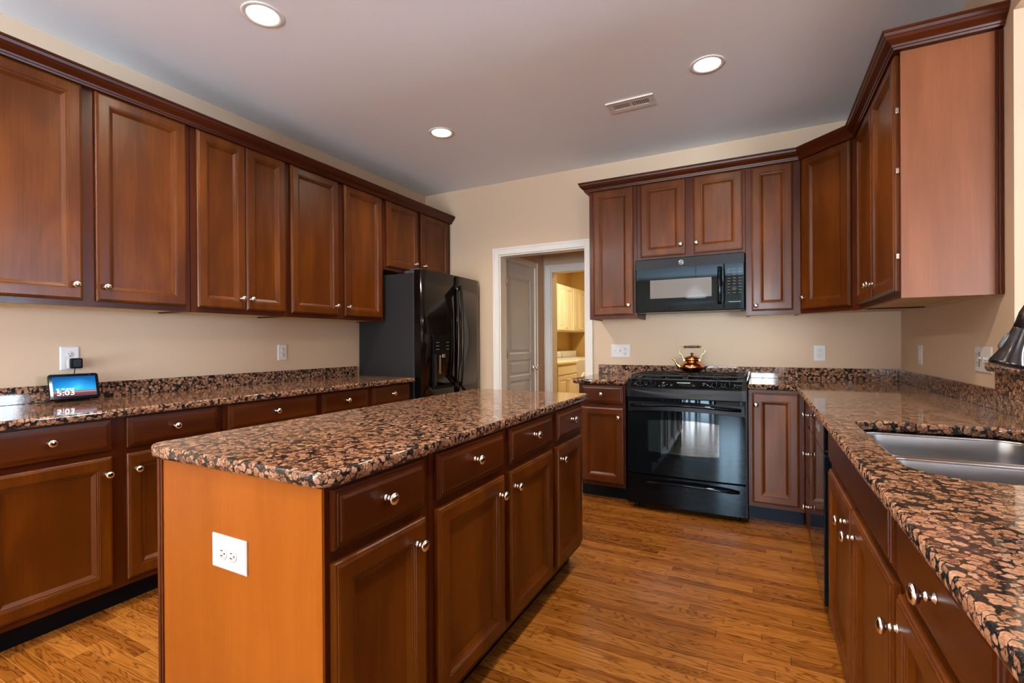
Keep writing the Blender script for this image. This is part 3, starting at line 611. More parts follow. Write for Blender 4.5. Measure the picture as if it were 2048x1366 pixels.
# ---------------------------------------------------------------- base cabinets back and right
frG = Fr((0, 3.597, 0), (1, 0, 0), (0, -1, 0))
cabinet('base_cabinet', 'small cherry base cabinet left of the range, one drawer over one door', frG, -1.246, -0.884, 0, .8755, .606, doors=[(-1.224, -0.896, DB, DT, -0.930, 0.633)], drawers=[(-1.224, -0.896, RB, RT, -1.06, 0.803)])
cabinet('base_cabinet', 'cherry base cabinet right of the range with one full-height door', frG, -0.068, 0.2515, 0, .8755, .606, doors=[(-0.045, 0.222, DB, 0.855, -0.022, 0.778)])
frS = Fr((0.2535, 0, 0), (0, 1, 0), (-1, 0, 0))
GS = 'cherry base cabinets on the right run'
cabinet('base_cabinet', 'cherry three-drawer base cabinet in the corner beyond the dishwasher', frS, 2.955, 3.596, 0, .8755, .606,
        drawers=[(2.975, 3.275, RB, RT, 3.02, 0.800), (2.975, 3.275, 0.432, DT, 3.03, 0.590), (2.975, 3.275, DB, 0.405, 3.04, 0.305)], group=GS)
cabinet('base_cabinet', 'cherry sink base cabinet with false drawer front over two doors', frS, 1.205, 2.318, 0, .8755, .606, top=0.70,
        doors=[(1.235, 1.715, DB, DT, 1.660, 0.640), (1.732, 2.235, DB, DT, 1.800, 0.640)], drawers=[(1.235, 2.235, RB, RT, None, 0)], group=GS)
cabinet('base_cabinet', 'cherry base cabinet with drawer over door, nearer than the sink base', frS, 0.69, 1.203, 0, .8755, .606, doors=[(0.715, 1.190, DB, DT, 1.165, 0.645)], drawers=[(0.715, 1.190, RB, RT, 0.935, 0.812)], group=GS)
cabinet('base_cabinet', 'cherry base cabinet at the lower right picture corner', frS, -0.6, 0.688, 0, .8755, .606, doors=[(0.06, 0.660, DB, DT, 0.62, 0.645), (-0.58, 0.03, DB, DT, -0.02, 0.645)], drawers=[(0.06, 0.660, RB, RT, 0.36, 0.812), (-0.58, 0.03, RB, RT, -0.27, 0.812)], group=GS)
cabinet('added_dark_cabinet', 'unseen tall cherry cabinet added behind the camera to darken backsplash reflections', frS, -1.95, -0.64, 0, 2.44, .606, doors=[(-1.93, -1.31, DB, 2.40, -1.35, 1.1), (-1.28, -0.66, DB, 2.40, -1.24, 1.1)])  # unseen cabinet added so the backsplash mirrors something dark
# front rail of the sink base (above the hollow where the bowls hang)
mb = MB(); mb.box(0.2535, 0.2725, 1.206, 2.317, 0.7005, 0.8755).box(0.2725, 0.858, 1.206, 1.224, 0.7005, 0.8755).box(0.2725, 0.858, 2.299, 2.317, 0.7005, 0.8755)
sb = [o for o in bpy.data.objects if o.get('label', '').startswith('cherry sink base')][0]; obj('face_rail', mb, 'frame', sb)

# ---------------------------------------------------------------- granite
def rounded(poly, radii, seg=7):
    out = []; n = len(poly)
    for i, p in enumerate(poly):
        r = radii[i] if isinstance(radii, (list, tuple)) else radii
        p = Vector(p); a = (Vector(poly[i - 1]) - p).normalized(); b_ = (Vector(poly[(i + 1) % n]) - p).normalized()
        if r <= 0: out.append(p.copy()); continue
        c = p + (a + b_) * r; s0 = p + a * r - c; s1 = p + b_ * r - c
        a0 = math.atan2(s0.y, s0.x); a1 = math.atan2(s1.y, s1.x); dd = (a1 - a0 + PI) % (2 * PI) - PI
        for k_ in range(seg + 1): t_ = a0 + dd * k_ / seg; out.append(c + Vector((math.cos(t_), math.sin(t_))) * r)
    return out
def offset(poly, d):
    """inwards (for CCW) by d"""
    n = len(poly); out = []
    for i in range(n):
        p0, p1, p2 = poly[i - 1], poly[i], poly[(i + 1) % n]
        e0 = (p1 - p0).normalized(); e1 = (p2 - p1).normalized(); n0 = Vector((-e0.y, e0.x)); n1 = Vector((-e1.y, e1.x))
        k_ = n0 + n1; k_ = k_ / max(0.3, k_.dot(n0)); out.append(p1 + k_ * d)
    return out
EDGE = [(0.005, 0.0), (0.0015, 0.0018), (0.0, 0.006), (0.0, 0.018), (0.0012, 0.026), (0.006, 0.034), (0.010, 0.0365)]   # (inset, drop)
def slab(name, outer, z1, holes=(), edge=EDGE, mat='granite', parent=None):
    mb = MB(); O = [Vector(p) for p in outer]
    rings = []
    def ringset(poly, sign):
        base = len(mb.v); n = len(poly)
        for (i_, d_) in edge:
            q = offset(poly, i_ * sign); mb.v += [Vector((p.x, p.y, z1 - d_)) for p in q]
        for k_ in range(len(edge) - 1):
            for i in range(n):
                j = (i + 1) % n; mb.f.append([base + k_ * n + i, base + k_ * n + j, base + (k_ + 1) * n + j, base + (k_ + 1) * n + i]); mb.sm.append(True)
        return base, n
    infos = [ringset(O, 1)] + [ringset(h, 1) for h in holes]
    for lv in (0, len(edge) - 1):
        loops = []; idx = []
        for b_, n in infos:
            loops.append([Vector((mb.v[b_ + lv * n + i].x, mb.v[b_ + lv * n + i].y, 0)) for i in range(n)]); idx += [b_ + lv * n + i for i in range(n)]
        for tri in tessellate_polygon(loops): mb.f.append([idx[i] for i in tri]); mb.sm.append(False)
    return obj(name, mb, mat, parent)
ZT = 0.914
def countertop(label, outer, holes=()):
    o = slab('countertop', outer, ZT, holes); tag(o, label, 'worktop'); return o
# left
c = countertop('long brown granite counter on the left wall', rounded([(XL + .002, .60), (-2.512, .60), (-2.512, 3.185), (XL + .002, 3.185)], [0, .02, .01, 0]))
mb = MB(); mb.box(XL + .002, XL + .022, 0.60, 3.180, ZT + .0003, 0.997, 0.0015); obj('backsplash', mb, 'granite', c)
# island
countertop('brown granite island top with rounded corners', rounded([(-1.557, .737), (-0.832, .737), (-0.832, 2.575), (-1.557, 2.575)], [.055, .055, .045, .045], 10))
# back left
c = countertop('short brown granite counter left of the range', rounded([(-1.288, 3.557), (-0.884, 3.557), (-0.884, D - .002), (-1.288, D - .002)], [.02, 0, 0, 0]))
mb = MB(); mb.box(-1.266, -0.06, D - .021, D - .002, ZT + .0003, 0.997, 0.0015); obj('backsplash', mb, 'granite', c)
# right L with sink hole
SX0, SX1, SY0, SY1 = 0.292, 0.735, 1.300, 2.105
hole = rounded([(SX0, SY0), (SX0, SY1), (SX1, SY1), (SX1, SY0)], [.11, .075, .075, .11], 9)
XF = 0.2045
c = countertop('large L-shaped brown granite counter around the sink', rounded([(-0.068, 3.557), (XF, 3.557), (XF, -.62), (XR - .002, -.62), (XR - .002, D - .002), (-0.068, D - .002)], [0, 0, .02, 0, 0, 0]), [hole])
mb = MB(); mb.box(-0.059, XR - .022, D - .021, D - .002, ZT + .0003, 0.997, 0.0015); mb.box(XR - .021, XR - .002, 2.642, D - .002, ZT + .0003, 0.997, 0.0015)
obj('backsplash', mb, 'granite', c)
mb = MB(); mb.box(XR - .023, XR - .002, -.62, 2.640, ZT + .0003, 1.0655, 0.0015); obj('tall_backsplash', mb, 'granite', c)
# raised bar top
tag(slab('bar_top', rounded([(XR - .045, .302), (XR + .36, .302), (XR + .36, 2.533), (XR + .0, 2.533), (XR - .0015, 2.533), (XR - .0015, 2.675), (XR - .045, 2.675)], [.02, .05, 0, 0, 0, 0, .006]), 1.104), 'raised brown granite bar top behind the faucet', 'bar top')

# ---------------------------------------------------------------- sink
t = thing('kitchen_sink', 'stainless steel undermount double-bowl sink', 'sink', ((SX0 + SX1) / 2, (SY0 + SY1) / 2, .72))
def bowl(x0, x1, y0, y1, rs, depth):
    mb = MB(); zr = 0.8765
    lv = [(-0.012, zr - .004), (-0.010, zr), (-0.002, zr), (0.004, zr - .003), (0.007, zr - .010), (0.010, zr - .05), (0.016, zr - depth + .03), (0.028, zr - depth + .008), (0.055, zr - depth)]
    base = [Vector(p) for p in rounded([(x0, y0), (x1, y0), (x1, y1), (x0, y1)], rs, 8)]; n = len(base)
    for i_, z_ in lv: mb.v += [Vector((p.x, p.y, z_)) for p in offset(base, i_)]
    for k_ in range(len(lv) - 1):
        for i in range(n): j = (i + 1) % n; mb.f.append([k_ * n + i, k_ * n + j, (k_ + 1) * n + j, (k_ + 1) * n + i]); mb.sm.append(True)
    mb.f.append([(len(lv) - 1) * n + i for i in range(n)]); mb.sm.append(False)
    return mb
far = obj('bowl', bowl(SX0 + .010, SX1 - .006, 1.700, SY1 - .006, [.05, .05, .07, .07], .168), 'steel', t)
near = obj('bowl', bowl(SX0 + .010, SX1 - .006, SY0 + .006, 1.676, [.07, .07, .05, .05], .168), 'steel', t)
mb = MB(); fl = [Vector(p) for p in rounded([(SX0 + .014, SY0 + .01), (SX1 - .01, SY0 + .01), (SX1 - .01, SY1 - .01), (SX0 + .014, SY1 - .01)], .07, 8)]
mb = MB(); mb.box(SX0 + .035, SX1 - .03, 1.6785, 1.6975, 0.868, 0.8755, 0.003); obj('divider', mb, 'steel_rim', t)
for bw, yc in ((far, 1.90), (near, 1.49)):
    mb = MB(); ya, yb = (1.700, SY1 - .006) if bw is far else (SY0 + .006, 1.676); rs_ = [.05, .05, .07, .07] if bw is far else [.07, .07, .05, .05]
    ol = [Vector(p) for p in rounded([(SX0 + .010, ya), (SX1 - .006, ya), (SX1 - .006, yb), (SX0 + .010, yb)], rs_, 8)]; mb.tube([(p.x, p.y, .8725) for p in offset(ol, .0035) + offset(ol, .0035)[:1]], .0038, 8); obj('rim', mb, 'steel_rim', bw)
    mb = MB(); mb.lathe([(0.045, 0.0), (0.045, 0.002), (0.036, 0.003), (0.034, 0.0005), (0.0, 0.0005)], ((SX0 + SX1) / 2, yc, 0.8765 - .168 + .0005), 'z', 24); obj('drain', mb, 'steel_rim', bw)
# ---------------------------------------------------------------- faucet
t = thing('faucet', 'dark bronze pull-down faucet at the right picture edge', 'faucet', (0.79, 1.70, ZT))
FYc = 1.70
mb = MB(); mb.lathe([(0.030, 0.0008), (0.030, 0.012), (0.022, 0.02), (0.019, 0.05), (0.018, 0.12), (0.0155, 0.16)], (0.79, FYc, ZT), 'z', 24); obj('base', mb, 'bronze', t)
hd = Vector((0.561, FYc, 1.132)); ht = Vector((0.590, FYc, 1.224)); dr_ = (ht - hd).normalized()
pts = [(0.79, FYc, 1.064), (0.79, FYc, 1.14), (0.79, FYc, 1.22), (0.786, FYc, 1.285), (0.768, FYc, 1.335), (0.738, FYc, 1.367), (0.702, FYc, 1.378), (0.668, FYc, 1.366), (0.641, FYc, 1.336), (0.621, FYc, 1.300), tuple(ht + dr_ * .04), tuple(ht)]
mb = MB(); mb.tube(pts, [.0135] * 6 + [.0140, .0145, .0150, .0155, .0160, .0160], 16); obj('spout', mb, 'bronze', t)
ax = (hd - ht).normalized(); Lh = (hd - ht).length
mb = MB(); mb.lathe([(0.0145, -0.002), (0.0165, 0.0), (0.0165, 0.004), (0.0172, 0.008), (0.0190, 0.030), (0.0215, 0.052), (0.0265, Lh - .026), (0.033, Lh - .008), (0.0345, Lh), (0.031, Lh + .003), (0.0, Lh + .002)], ht, tuple(ax), 28); hdo = obj('spray_head', mb, 'bronze', t)
side = Vector((-ax.z, 0, ax.x)); side = side if side.x < 0 else -side
bt = MB(); q = ht + ax * 0.018 + side * .0165; q2 = ht + ax * 0.060 + side * .0225; bt.tube([q, q + (q2 - q) * .15 + side * .002, q + (q2 - q) * .85 + side * .002, q2], [0.004, 0.0062, 0.0062, 0.004], 10); obj('spray_button', bt, 'dark_grey', hdo)
mb = MB(); mb.tube([(0.79, FYc + .018, ZT + .09), (0.79, FYc + .045, ZT + .10), (0.79, FYc + .10, ZT + .135)], [0.011, 0.009, 0.007], 12); obj('lever', mb, 'bronze', t)

# ---------------------------------------------------------------- dishwasher
t = thing('dishwasher', 'glossy black dishwasher between drawer base and sink base', 'dishwasher', (.55, 2.64, 0))
mb = MB(); mb.box(0.262, 0.84, 2.345, 2.945, 0.09, 0.872); obj('body', mb, 'black_matte', t)
mb = MB(); mb.box(0.229, 0.2615, 2.340, 2.950, 0.115, 0.735, 0.004); obj('door', mb, 'black_glass', t)
mb = MB(); mb.box(0.229, 0.2615, 2.340, 2.950, 0.739, 0.868, 0.004); cp = obj('control_panel', mb, 'black_gloss', t)
mb = MB(); mb.box(0.2275, 0.2288, 2.50, 2.62, 0.80, 0.83); obj('label', mb, 'print', cp)  # thin pale rectangle on the control panel
mb = MB(); mb.box(0.30, 0.80, 2.346, 2.944, 0.0, 0.089); obj('toe_kick', mb, 'toe', t)

# ---------------------------------------------------------------- refrigerator
FY0, FY1 = 3.214, 4.150
t = thing('refrigerator', 'black French-door refrigerator at the end of the left counter', 'refrigerator', (-2.83, 3.68, 0))
mb = MB(); mb.box(-3.165, -2.552, FY0, FY1, 0.02, 1.785, 0.004); obj('body', mb, 'fridge_side', t)
def fdoor(y0, y1, z0, z1):
    mb = MB(); n = 10; vs_ = []
    for i in range(n + 1):
        y = y0 + (y1 - y0) * i / n; s_ = (y - FY0) / (FY1 - FY0); x = -2.478 + 0.030 * (1 - (2 * s_ - 1) ** 2)
        e_ = 0.006 if i in (0, n) else 0
        vs_ += [(x - e_, y, z0), (x - e_, y, z1)]
    m = len(vs_); vs_ += [(-2.545, y1, z0), (-2.545, y1, z1), (-2.545, y0, z0), (-2.545, y0, z1)]
    fs = [(2 * i, 2 * i + 2, 2 * i + 3, 2 * i + 1) for i in range(n)]
    fs += [(m - 2, m, m + 1, m - 1), (m, m + 2, m + 3, m + 1), (m + 2, 0, 1, m + 3)]
    fs += [tuple(2 * i for i in range(n + 1)) + (m, m + 2), tuple(2 * i + 1 for i in range(n + 1)) + (m + 1, m + 3)]
    return mb.add(vs_, fs, True)
YM = 3.700
dl_ = obj('door', fdoor(FY0, YM - .002, 0.70, 1.808), 'fridge_door', t); d2_ = obj('door', fdoor(YM + .002, FY1, 0.70, 1.808), 'fridge_door', t)
fz = obj('freezer_drawer', fdoor(FY0, FY1, 0.07, 0.693), 'fridge_door', t)
for o in (dl_, d2_, fz):
    for p in o.data.polygons: p.use_smooth = len(p.vertices) == 4 and abs(p.normal.x) > 0.8
mb = MB(); mb.box(-2.549, -2.5455, FY0 + .003, FY1 - .003, 0.06, 1.80); obj('gasket', mb, 'slot', t)
for y in (FY0 + .035, FY1 - .035):
    mb = MB(); mb.box(-2.60, -2.51, y - .02, y + .02, 1.8085 if False else 1.809, 1.822, .004); mb.box(-2.66, -2.56, y - .018, y + .018, 1.786, 1.809, .003); obj('hinge_cap', mb, 'dark_grey', t)
for d_, y in ((dl_, YM - .034), (d2_, YM + .034)):
    mb = MB(); pts = []
    for k_ in range(13):
        s_ = k_ / 12; pts.append((-2.4495 + 0.028 + 0.020 * math.sin(PI * s_) ** 0.8, y, 0.80 + 0.92 * s_))
    mb.tube(pts, 0.011, 10); 
    for z in (0.82, 1.70): mb.box(-2.451, -2.425, y - .012, y + .012, z - .02, z + .02, .003)
    obj('handle', mb, 'fridge_door', d_)
mb = MB(); pts = [(-2.4495 + .02 + .025 * math.sin(PI * s_ / 12) ** .6, FY0 + .08 + (FY1 - FY0 - .16) * s_ / 12, 0.62) for s_ in range(13)]; mb.tube(pts, 0.011, 10)
for y in (FY0 + .10, FY1 - .10): mb.box(-2.47, -2.425, y - .02, y + .02, .608, .632, .003)
obj('handle', mb, 'fridge_door', fz)
# water and ice dispenser
mb = MB(); y0, y1 = 3.345, 3.625
mb.box(-2.478, -2.4495, y0, y1, 1.10, 1.262, 0.004).box(-2.478, -2.4505, y0, y0 + .012, 0.825, 1.10).box(-2.478, -2.4505, y1 - .012, y1, 0.825, 1.10).box(-2.478, -2.4470, y0, y1, 0.800, 0.83, .003)
dp = obj('dispenser', mb, 'black_glass', dl_)
mb = MB(); mb.box(-2.474, -2.4585, y0 + .0125, y1 - .0125, 0.831, 1.0985); obj('recess', mb, 'fridge_side', dp)
mb = MB(); mb.box(-2.458, -2.438, (y0 + y1) / 2 - .02, (y0 + y1) / 2 + .02, 1.07, 1.10, .003).box(-2.458, -2.450, (y0 + y1) / 2 - .05, (y0 + y1) / 2 - .03, 0.93, 1.09, .002); obj('nozzle', mb, 'nickel', dp)
mb = MB()
for i in range(3):
    for j in range(2): mb.box(-2.4492, -2.4488, y0 + .04 + j * .15, y0 + .085 + j * .15, 1.14 + i * .03, 1.143 + i * .03)
obj('button_markings', mb, 'print', dp)
mb = MB(); mb.lathe([(0.013, 0), (0.013, 0.002), (0, 0.0025)], (-2.4748, 4.075, 1.72), 'x', 20); obj('badge', mb, 'dark_grey', d2_)

# ---------------------------------------------------------------- microwave
MX0, MX1, MZ0, MZ1, MY = -0.853, -0.089, 1.420, 1.829, 3.806
t = thing('microwave', 'black microwave mounted over the range', 'microwave', (-.47, 4.0, MZ0))
mb = MB(); mb.box(MX0 + .003, MX1 - .003, MY + .035, D - .003, MZ0 + .012, MZ1 - .0, 0.003); obj('body', mb, 'black_matte', t)
xs = -0.225
mb = MB(); mb.box(MX0, xs - .001, MY, MY + .034, MZ0, MZ1, 0.008); md = obj('door', mb, 'black_glass', t)
mb = MB(); mb.box(xs + .001, MX1, MY, MY + .034, MZ0, MZ1, 0.008); mc = obj('control_panel', mb, 'black_glass', t)
mb = MB(); mb.box(MX0 + .004, MX1 - .004, MY - .0015, MY - .0002, 1.752, MZ1 - .006); tag(obj('upper_grille', mb, 'black_satin', t), 'matte black upper band')
mwin = simple('mesh_window', (0.13, 0.13, 0.135), 0.05, spec=0.8)
mb = MB(); mb.box(-0.742, -0.306, MY - .0012, MY - .0002, 1.525, 1.665, .0005); obj('window', mb, mwin, md)
mb = MB(); fk = Fr((0, MY, 0), (1, 0, 0), (0, -1, 0))
pts = [(-0.251, MY - .018 - .016 * math.sin(PI * k_ / 10), 1.465 + 0.265 * k_ / 10) for k_ in range(11)]
mb.tube(pts, 0.015, 12); mb.box(-0.262, -0.240, MY - .02, MY - .0005, 1.468, 1.49, .003).box(-0.262, -0.240, MY - .02, MY - .0005, 1.705, 1.727, .003); obj('handle', mb, 'black_gloss', md)
mb = MB(); mb.lathe([(0.019, 0), (0.019, 0.004), (0.016, 0.0045), (0.0, 0.0045)], (-0.157, MY - .0005, 1.575), '-y', 24); obj('dial', mb, 'black_satin', mc)
mb = MB()
for i in range(9):
    for j in range(3):
        z = 1.71 - i * .021
        if abs(z - 1.575) < .03 and j == 1: continue
        mb.box(-0.202 + j * .036, -0.184 + j * .036, MY - .0009, MY - .0003, z, z + .002)
obj('button_markings', mb, simple('grey_print', (0.16, 0.15, 0.15), .5), mc)
mb = MB(); mb.box(-0.195, -0.115, MY - .0009, MY - .0003, 1.478, 1.481); obj('lower_markings', mb, 'print', mc)
mb = MB(); mb.lathe([(0.0165, 0), (0.0165, 0.0016), (0, 0.0018)], (-0.515, MY - .0016, 1.787), '-y', 28); bd = obj('badge', mb, 'black_satin', t)
mb = MB(); mb.lathe([(0.0140, .0019), (0.0165, .0019), (0.0165, .0026), (0.0140, .0026), (0.0140, .0019)], (-0.515, MY - .0016, 1.787), '-y', 28, cap=False); obj('badge_ring', mb, 'nickel', bd)
def lettering(name, body, loc, size, mat, parent, rot, ext=0.0003, align='CENTER', sc=1.0):
    cu = bpy.data.curves.new(name, 'FONT'); cu.body = body; cu.size = size; cu.extrude = ext; cu.align_x = align; cu.align_y = 'CENTER'; cu.resolution_u = 3
    cu.materials.append(M_[mat] if isinstance(mat, str) else mat)
    o = bpy.data.objects.new(name, cu); COL.objects.link(o); bpy.context.view_layer.update()
    me = bpy.data.meshes.new_from_object(o.evaluated_get(bpy.context.evaluated_depsgraph_get())); bpy.data.objects.remove(o)
    o = bpy.data.objects.new(name, me); COL.objects.link(o); o.parent = parent; o.location = Vector(loc) - wpos(parent); o.rotation_euler = rot; o.scale = (sc, 1, 1)
    return o
lettering('badge_letters', 'GE', (-0.515, MY - .0039, 1.787), 0.017, 'plastic_w', bd, (PI / 2, 0, 0))
mb = MB(); mb.box(MX0 + .03, MX1 - .03, MY + .05, D - .05, MZ0 + .004, MZ0 + .0115); obj('bottom_grille', mb, 'dark_grey', t)
mb = MB(); mb.box(-0.846, -0.80, 3.90, 3.97, MZ0 - .0, MZ0 + .0035 + .0); obj('lamp_cover', mb, 'dark_grey', t)

# ---------------------------------------------------------------- range
RX0, RX1 = -0.846, -0.082
t = thing('kitchen_range', 'black slide-in gas range with oven', 'range', (-.464, 3.85, 0))
mb = MB(); mb.box(RX0 + .012, RX1 - .012, 3.545, 4.17, 0.03, 0.905); obj('body', mb, 'black_satin', t)
RC = (RX0 + RX1) / 2; RH = (RX1 - RX0) / 2
def bow(x, d): return d * (1 - ((x - RC) / RH) ** 2)
mb = MB(); mb.box(RX0 - .014, RX1 + .010, 3.585, 4.172, 0.9155, 0.930, 0.003); ct = obj('cooktop', mb, 'black_gloss', t)
mb = MB(); mb.box(RX0 - .014, RX1 + .010, 3.577, 3.5845, 0.922, 0.9335, 0.002); obj('front_edge', mb, 'black_satin', ct)
# sloped, bowed control panel
def bowed(n, rows):
    """rows: list of (y, z, bowdepth); builds strip surface bowed toward -y"""
    mb = MB(); vs_ = []
    for i in range(n + 1):
        x = RX0 + (RX1 - RX0) * i / n
        for (y, z, d) in rows: vs_.append((x, y - bow(x, d), z))
    m = len(rows); fs = []
    for i in range(n):
        for k_ in range(m): k2 = (k_ + 1) % m; fs.append((i * m + k_, i * m + k2, (i + 1) * m + k2, (i + 1) * m + k_))
    fs.append(tuple(range(m))); fs.append(tuple(n * m + k_ for k_ in reversed(range(m)))); mb.add(vs_, fs); return mb
obj('lower_fascia', bowed(48, [(3.503, 0.803, 0.013), (3.503, 0.868, 0.013), (3.510, 0.874, 0.013), (3.56, 0.874, 0.0), (3.56, 0.803, 0.0)]), 'black_satin', t)
mb = MB(); vs_ = []; n = 32
for i in range(n + 1):
    s_ = i / n * 2 - 1; x = RC + RH * .97 * s_; y = 3.503 - bow(x, .013) - .0015; c_ = 1 - s_ * s_
    vs_ += [(x, y, .860 - .020 * c_), (x, y, .858 - .042 * c_)]
mb.add(vs_, [(2 * i, 2 * i + 2, 2 * i + 3, 2 * i + 1) for i in range(n)], True); obj('vent_groove', mb, 'slot', t, fix=False)
cpn = obj('control_panel', bowed(48, [(3.515, 0.8745, 0.018), (3.572, 0.9195, 0.012), (3.583, 0.9215, 0.0), (3.583, 0.8745, 0.0)]), 'black_glass', t)
for x0_, x1_ in ((RX0 - .006, RX0 + .022), (RX1 - .022, RX1 + .006)):
    mb = MB(); mb.add([(x, y, z) for x in (x0_, x1_) for (y, z) in ((3.500, .803), (3.500, .872), (3.560, .927), (3.5765, .927), (3.5765, .803))], [(0, 1, 2, 3, 4), (9, 8, 7, 6, 5)] + [(i, (i + 1) % 5, 5 + (i + 1) % 5, 5 + i) for i in range(5)]); obj('end_cap', mb, 'black_satin', t)
pn = Vector((0, -0.62, 0.785)).normalized()
for x in (-0.762, -0.686, -0.256, -0.176):
    y_ = 3.543 - bow(x, .015); p = Vector((x, y_, 0.9005)); mb = MB(); mb.lathe([(0.021, 0.0), (0.021, 0.004), (0.017, 0.006), (0.0155, 0.022), (0.013, 0.024), (0.0, 0.0245)], p, tuple(pn), 20); kb = obj('control_knob', mb, 'black_gloss', t)
    mk = MB()
    for k_ in range(12):
        a = -0.5 + (PI + 1.0) * k_ / 11
        u_ = math.cos(a) * .031; v_ = -math.sin(a) * .031
        q = p + Vector((u_, 0, 0)) + Vector((0, 0.785, 0.62)) * v_ + pn * 0.0024; mk.box(q.x - .0014, q.x + .0014, q.y - .001, q.y + .001, q.z - .0008, q.z + .0008)
    q = p + Vector((0, 0.785, .62)) * .004 + pn * .0262; mk.box(q.x - .001, q.x + .001, q.y - .006, q.y + .006, q.z - .0018, q.z + .0018)
    obj('dial_marks', mk, 'print', kb)
mk = MB()
def pm(x, v_, w_, h_=.0016):
    y_ = 3.543 - bow(x, .015) + .785 * v_; z_ = 0.9005 + .62 * v_; q = Vector((x, y_, z_)) + pn * .0022; w_ *= .62; mk.box(q.x - w_ / 2, q.x + w_ / 2, q.y - h_, q.y + h_, q.z - h_ * .7, q.z + h_ * .7)
for (x, v_, w_) in ((-.80, -.016, .014), (-.72, -.018, .012), (-.60, .012, .03), (-.60, .002, .015), (-.605, -.008, .014), (-.575, -.010, .012), (-.59, -.018, .012), (-.335, .012, .03), (-.335, .002, .012), (-.315, .002, .012), (-.34, -.008, .012), (-.31, -.008, .012), (-.215, -.018, .012), (-.295, -.016, .014), (-.13, -.016, .012), (-.18, .018, .02)): pm(x, v_, w_)
for i in range(9):
    for j in range(3): pm(-.49 + i * .011, -.002 - j * .008, .003, .0009)
pm(-.625, -.026, .012, .003); pm(-.60, -.026, .03, .0015)
obj('panel_markings', mk, 'print', cpn)
for x in (-.545, -.398):
    mb = MB(); y_ = 3.543 - bow(x, .015) - .785 * .014; mb.lathe([(0.0085, .0018), (0.0085, 0.003), (0, .0032)], (x, y_, .9005 - .62 * .014), tuple(pn), 14); obj('oval_button', mb, 'dark_grey', cpn)
mk = MB(); pm(-.468, .012, .137, .006); obj('clock_window', mk, simple('olive_display', (.05, .05, .012), .2), cpn)
mk = MB()
for i in range(4): pm(-.455 + i * .009 + (.003 if i > 1 else 0), .0125, .005, .0035)
for v in mk.v: v += pn * .0015
obj('clock_digits', mk, 'amber', cpn)
# oven door
od = obj('oven_door', bowed(48, [(3.500, 0.263, 0.010), (3.500, 0.798, 0.010), (3.506, 0.801, 0.008), (3.544, 0.801, 0.0), (3.544, 0.263, 0.0)]), 'black_glass', t)
# arched rail under the handle, standing proud of the glass
mb = MB(); vs_ = []; n = 24
for i in range(n + 1):
    x = RX0 + .006 + (RX1 - RX0 - .012) * i / n; y = 3.4995 - bow(x, .010); zz = 0.700 + 0.018 * (1 - ((x - RC) / RH) ** 2)
    vs_ += [(x, y - .004, zz), (x, y - .004, 0.770), (x, y - .0002, .772), (x, y - .0002, zz - .002)]
fs = []
for i in range(n):
    for k_ in range(4): k2 = (k_ + 1) % 4; fs.append((i * 4 + k_, i * 4 + k2, i * 4 + 4 + k2, i * 4 + 4 + k_))
fs += [(0, 1, 2, 3), (n * 4 + 3, n * 4 + 2, n * 4 + 1, n * 4)]; mb.add(vs_, fs); obj('door_rail', mb, 'black_satin', od)
mb = MB(); pts = []
for k_ in range(17):
    s_ = k_ / 16; x = RX0 + .03 + (RX1 - RX0 - .06) * s_; sn = math.sin(PI * s_); pts.append((x, 3.494 - .048 * min(1, sn * 2.2) ** .7 - .012 * sn, 0.765 - 0.004 + 0.020 * (sn ** 1.0) - .018))
mb.tube(pts, 0.0115, 12); obj('handle', mb, 'black_gloss', od)
owin = simple('oven_window', (0.010, 0.018, 0.018), 0.015, spec=1.0)
mb = MB(); vs_ = []; n = 16
for i in range(n + 1):
    x = -0.70 + .46 * i / n; y = 3.4998 - bow(x, .010); s_ = (i / n * 2 - 1)
    vs_ += [(x, y - .0005, 0.425 - .010 * (1 - s_ * s_)), (x, y - .0005, 0.640 + .014 * (1 - s_ * s_))]
mb.add(vs_, [(2 * i, 2 * i + 2, 2 * i + 3, 2 * i + 1) for i in range(n)], True); obj('oven_window', mb, owin, od, fix=False)
# storage drawer
sd = obj('storage_drawer', bowed(48, [(3.502, 0.045, 0.010), (3.502, 0.250, 0.010), (3.506, 0.254, 0.009), (3.544, 0.254, 0), (3.544, 0.045, 0)]), 'black_gloss', t)
mb = MB(); pts = []
for k_ in range(17):
    s_ = k_ / 16; x = RX0 + .10 + (RX1 - RX0 - .14) * s_; sn = math.sin(PI * s_); pts.append((x, 3.497 - .030 * min(1, sn * 3) ** .7 - .010 * sn, 0.205 + .014 * sn))
mb.tube(pts, 0.010, 12); obj('handle', mb, 'black_gloss', sd)
for x in (RX0 + .05, RX1 - .05):
    mb = MB(); mb.lathe([(0.016, 0.0), (0.016, 0.03)], (x, 3.58, 0), 'z', 12); obj('foot', mb, 'black_matte', t)
mb = MB(); mb.box(RX1 - .0115, RX1 + .009, 3.546, 4.1, 0.03, 0.9); obj('side_trim', mb, 'black_satin', t)
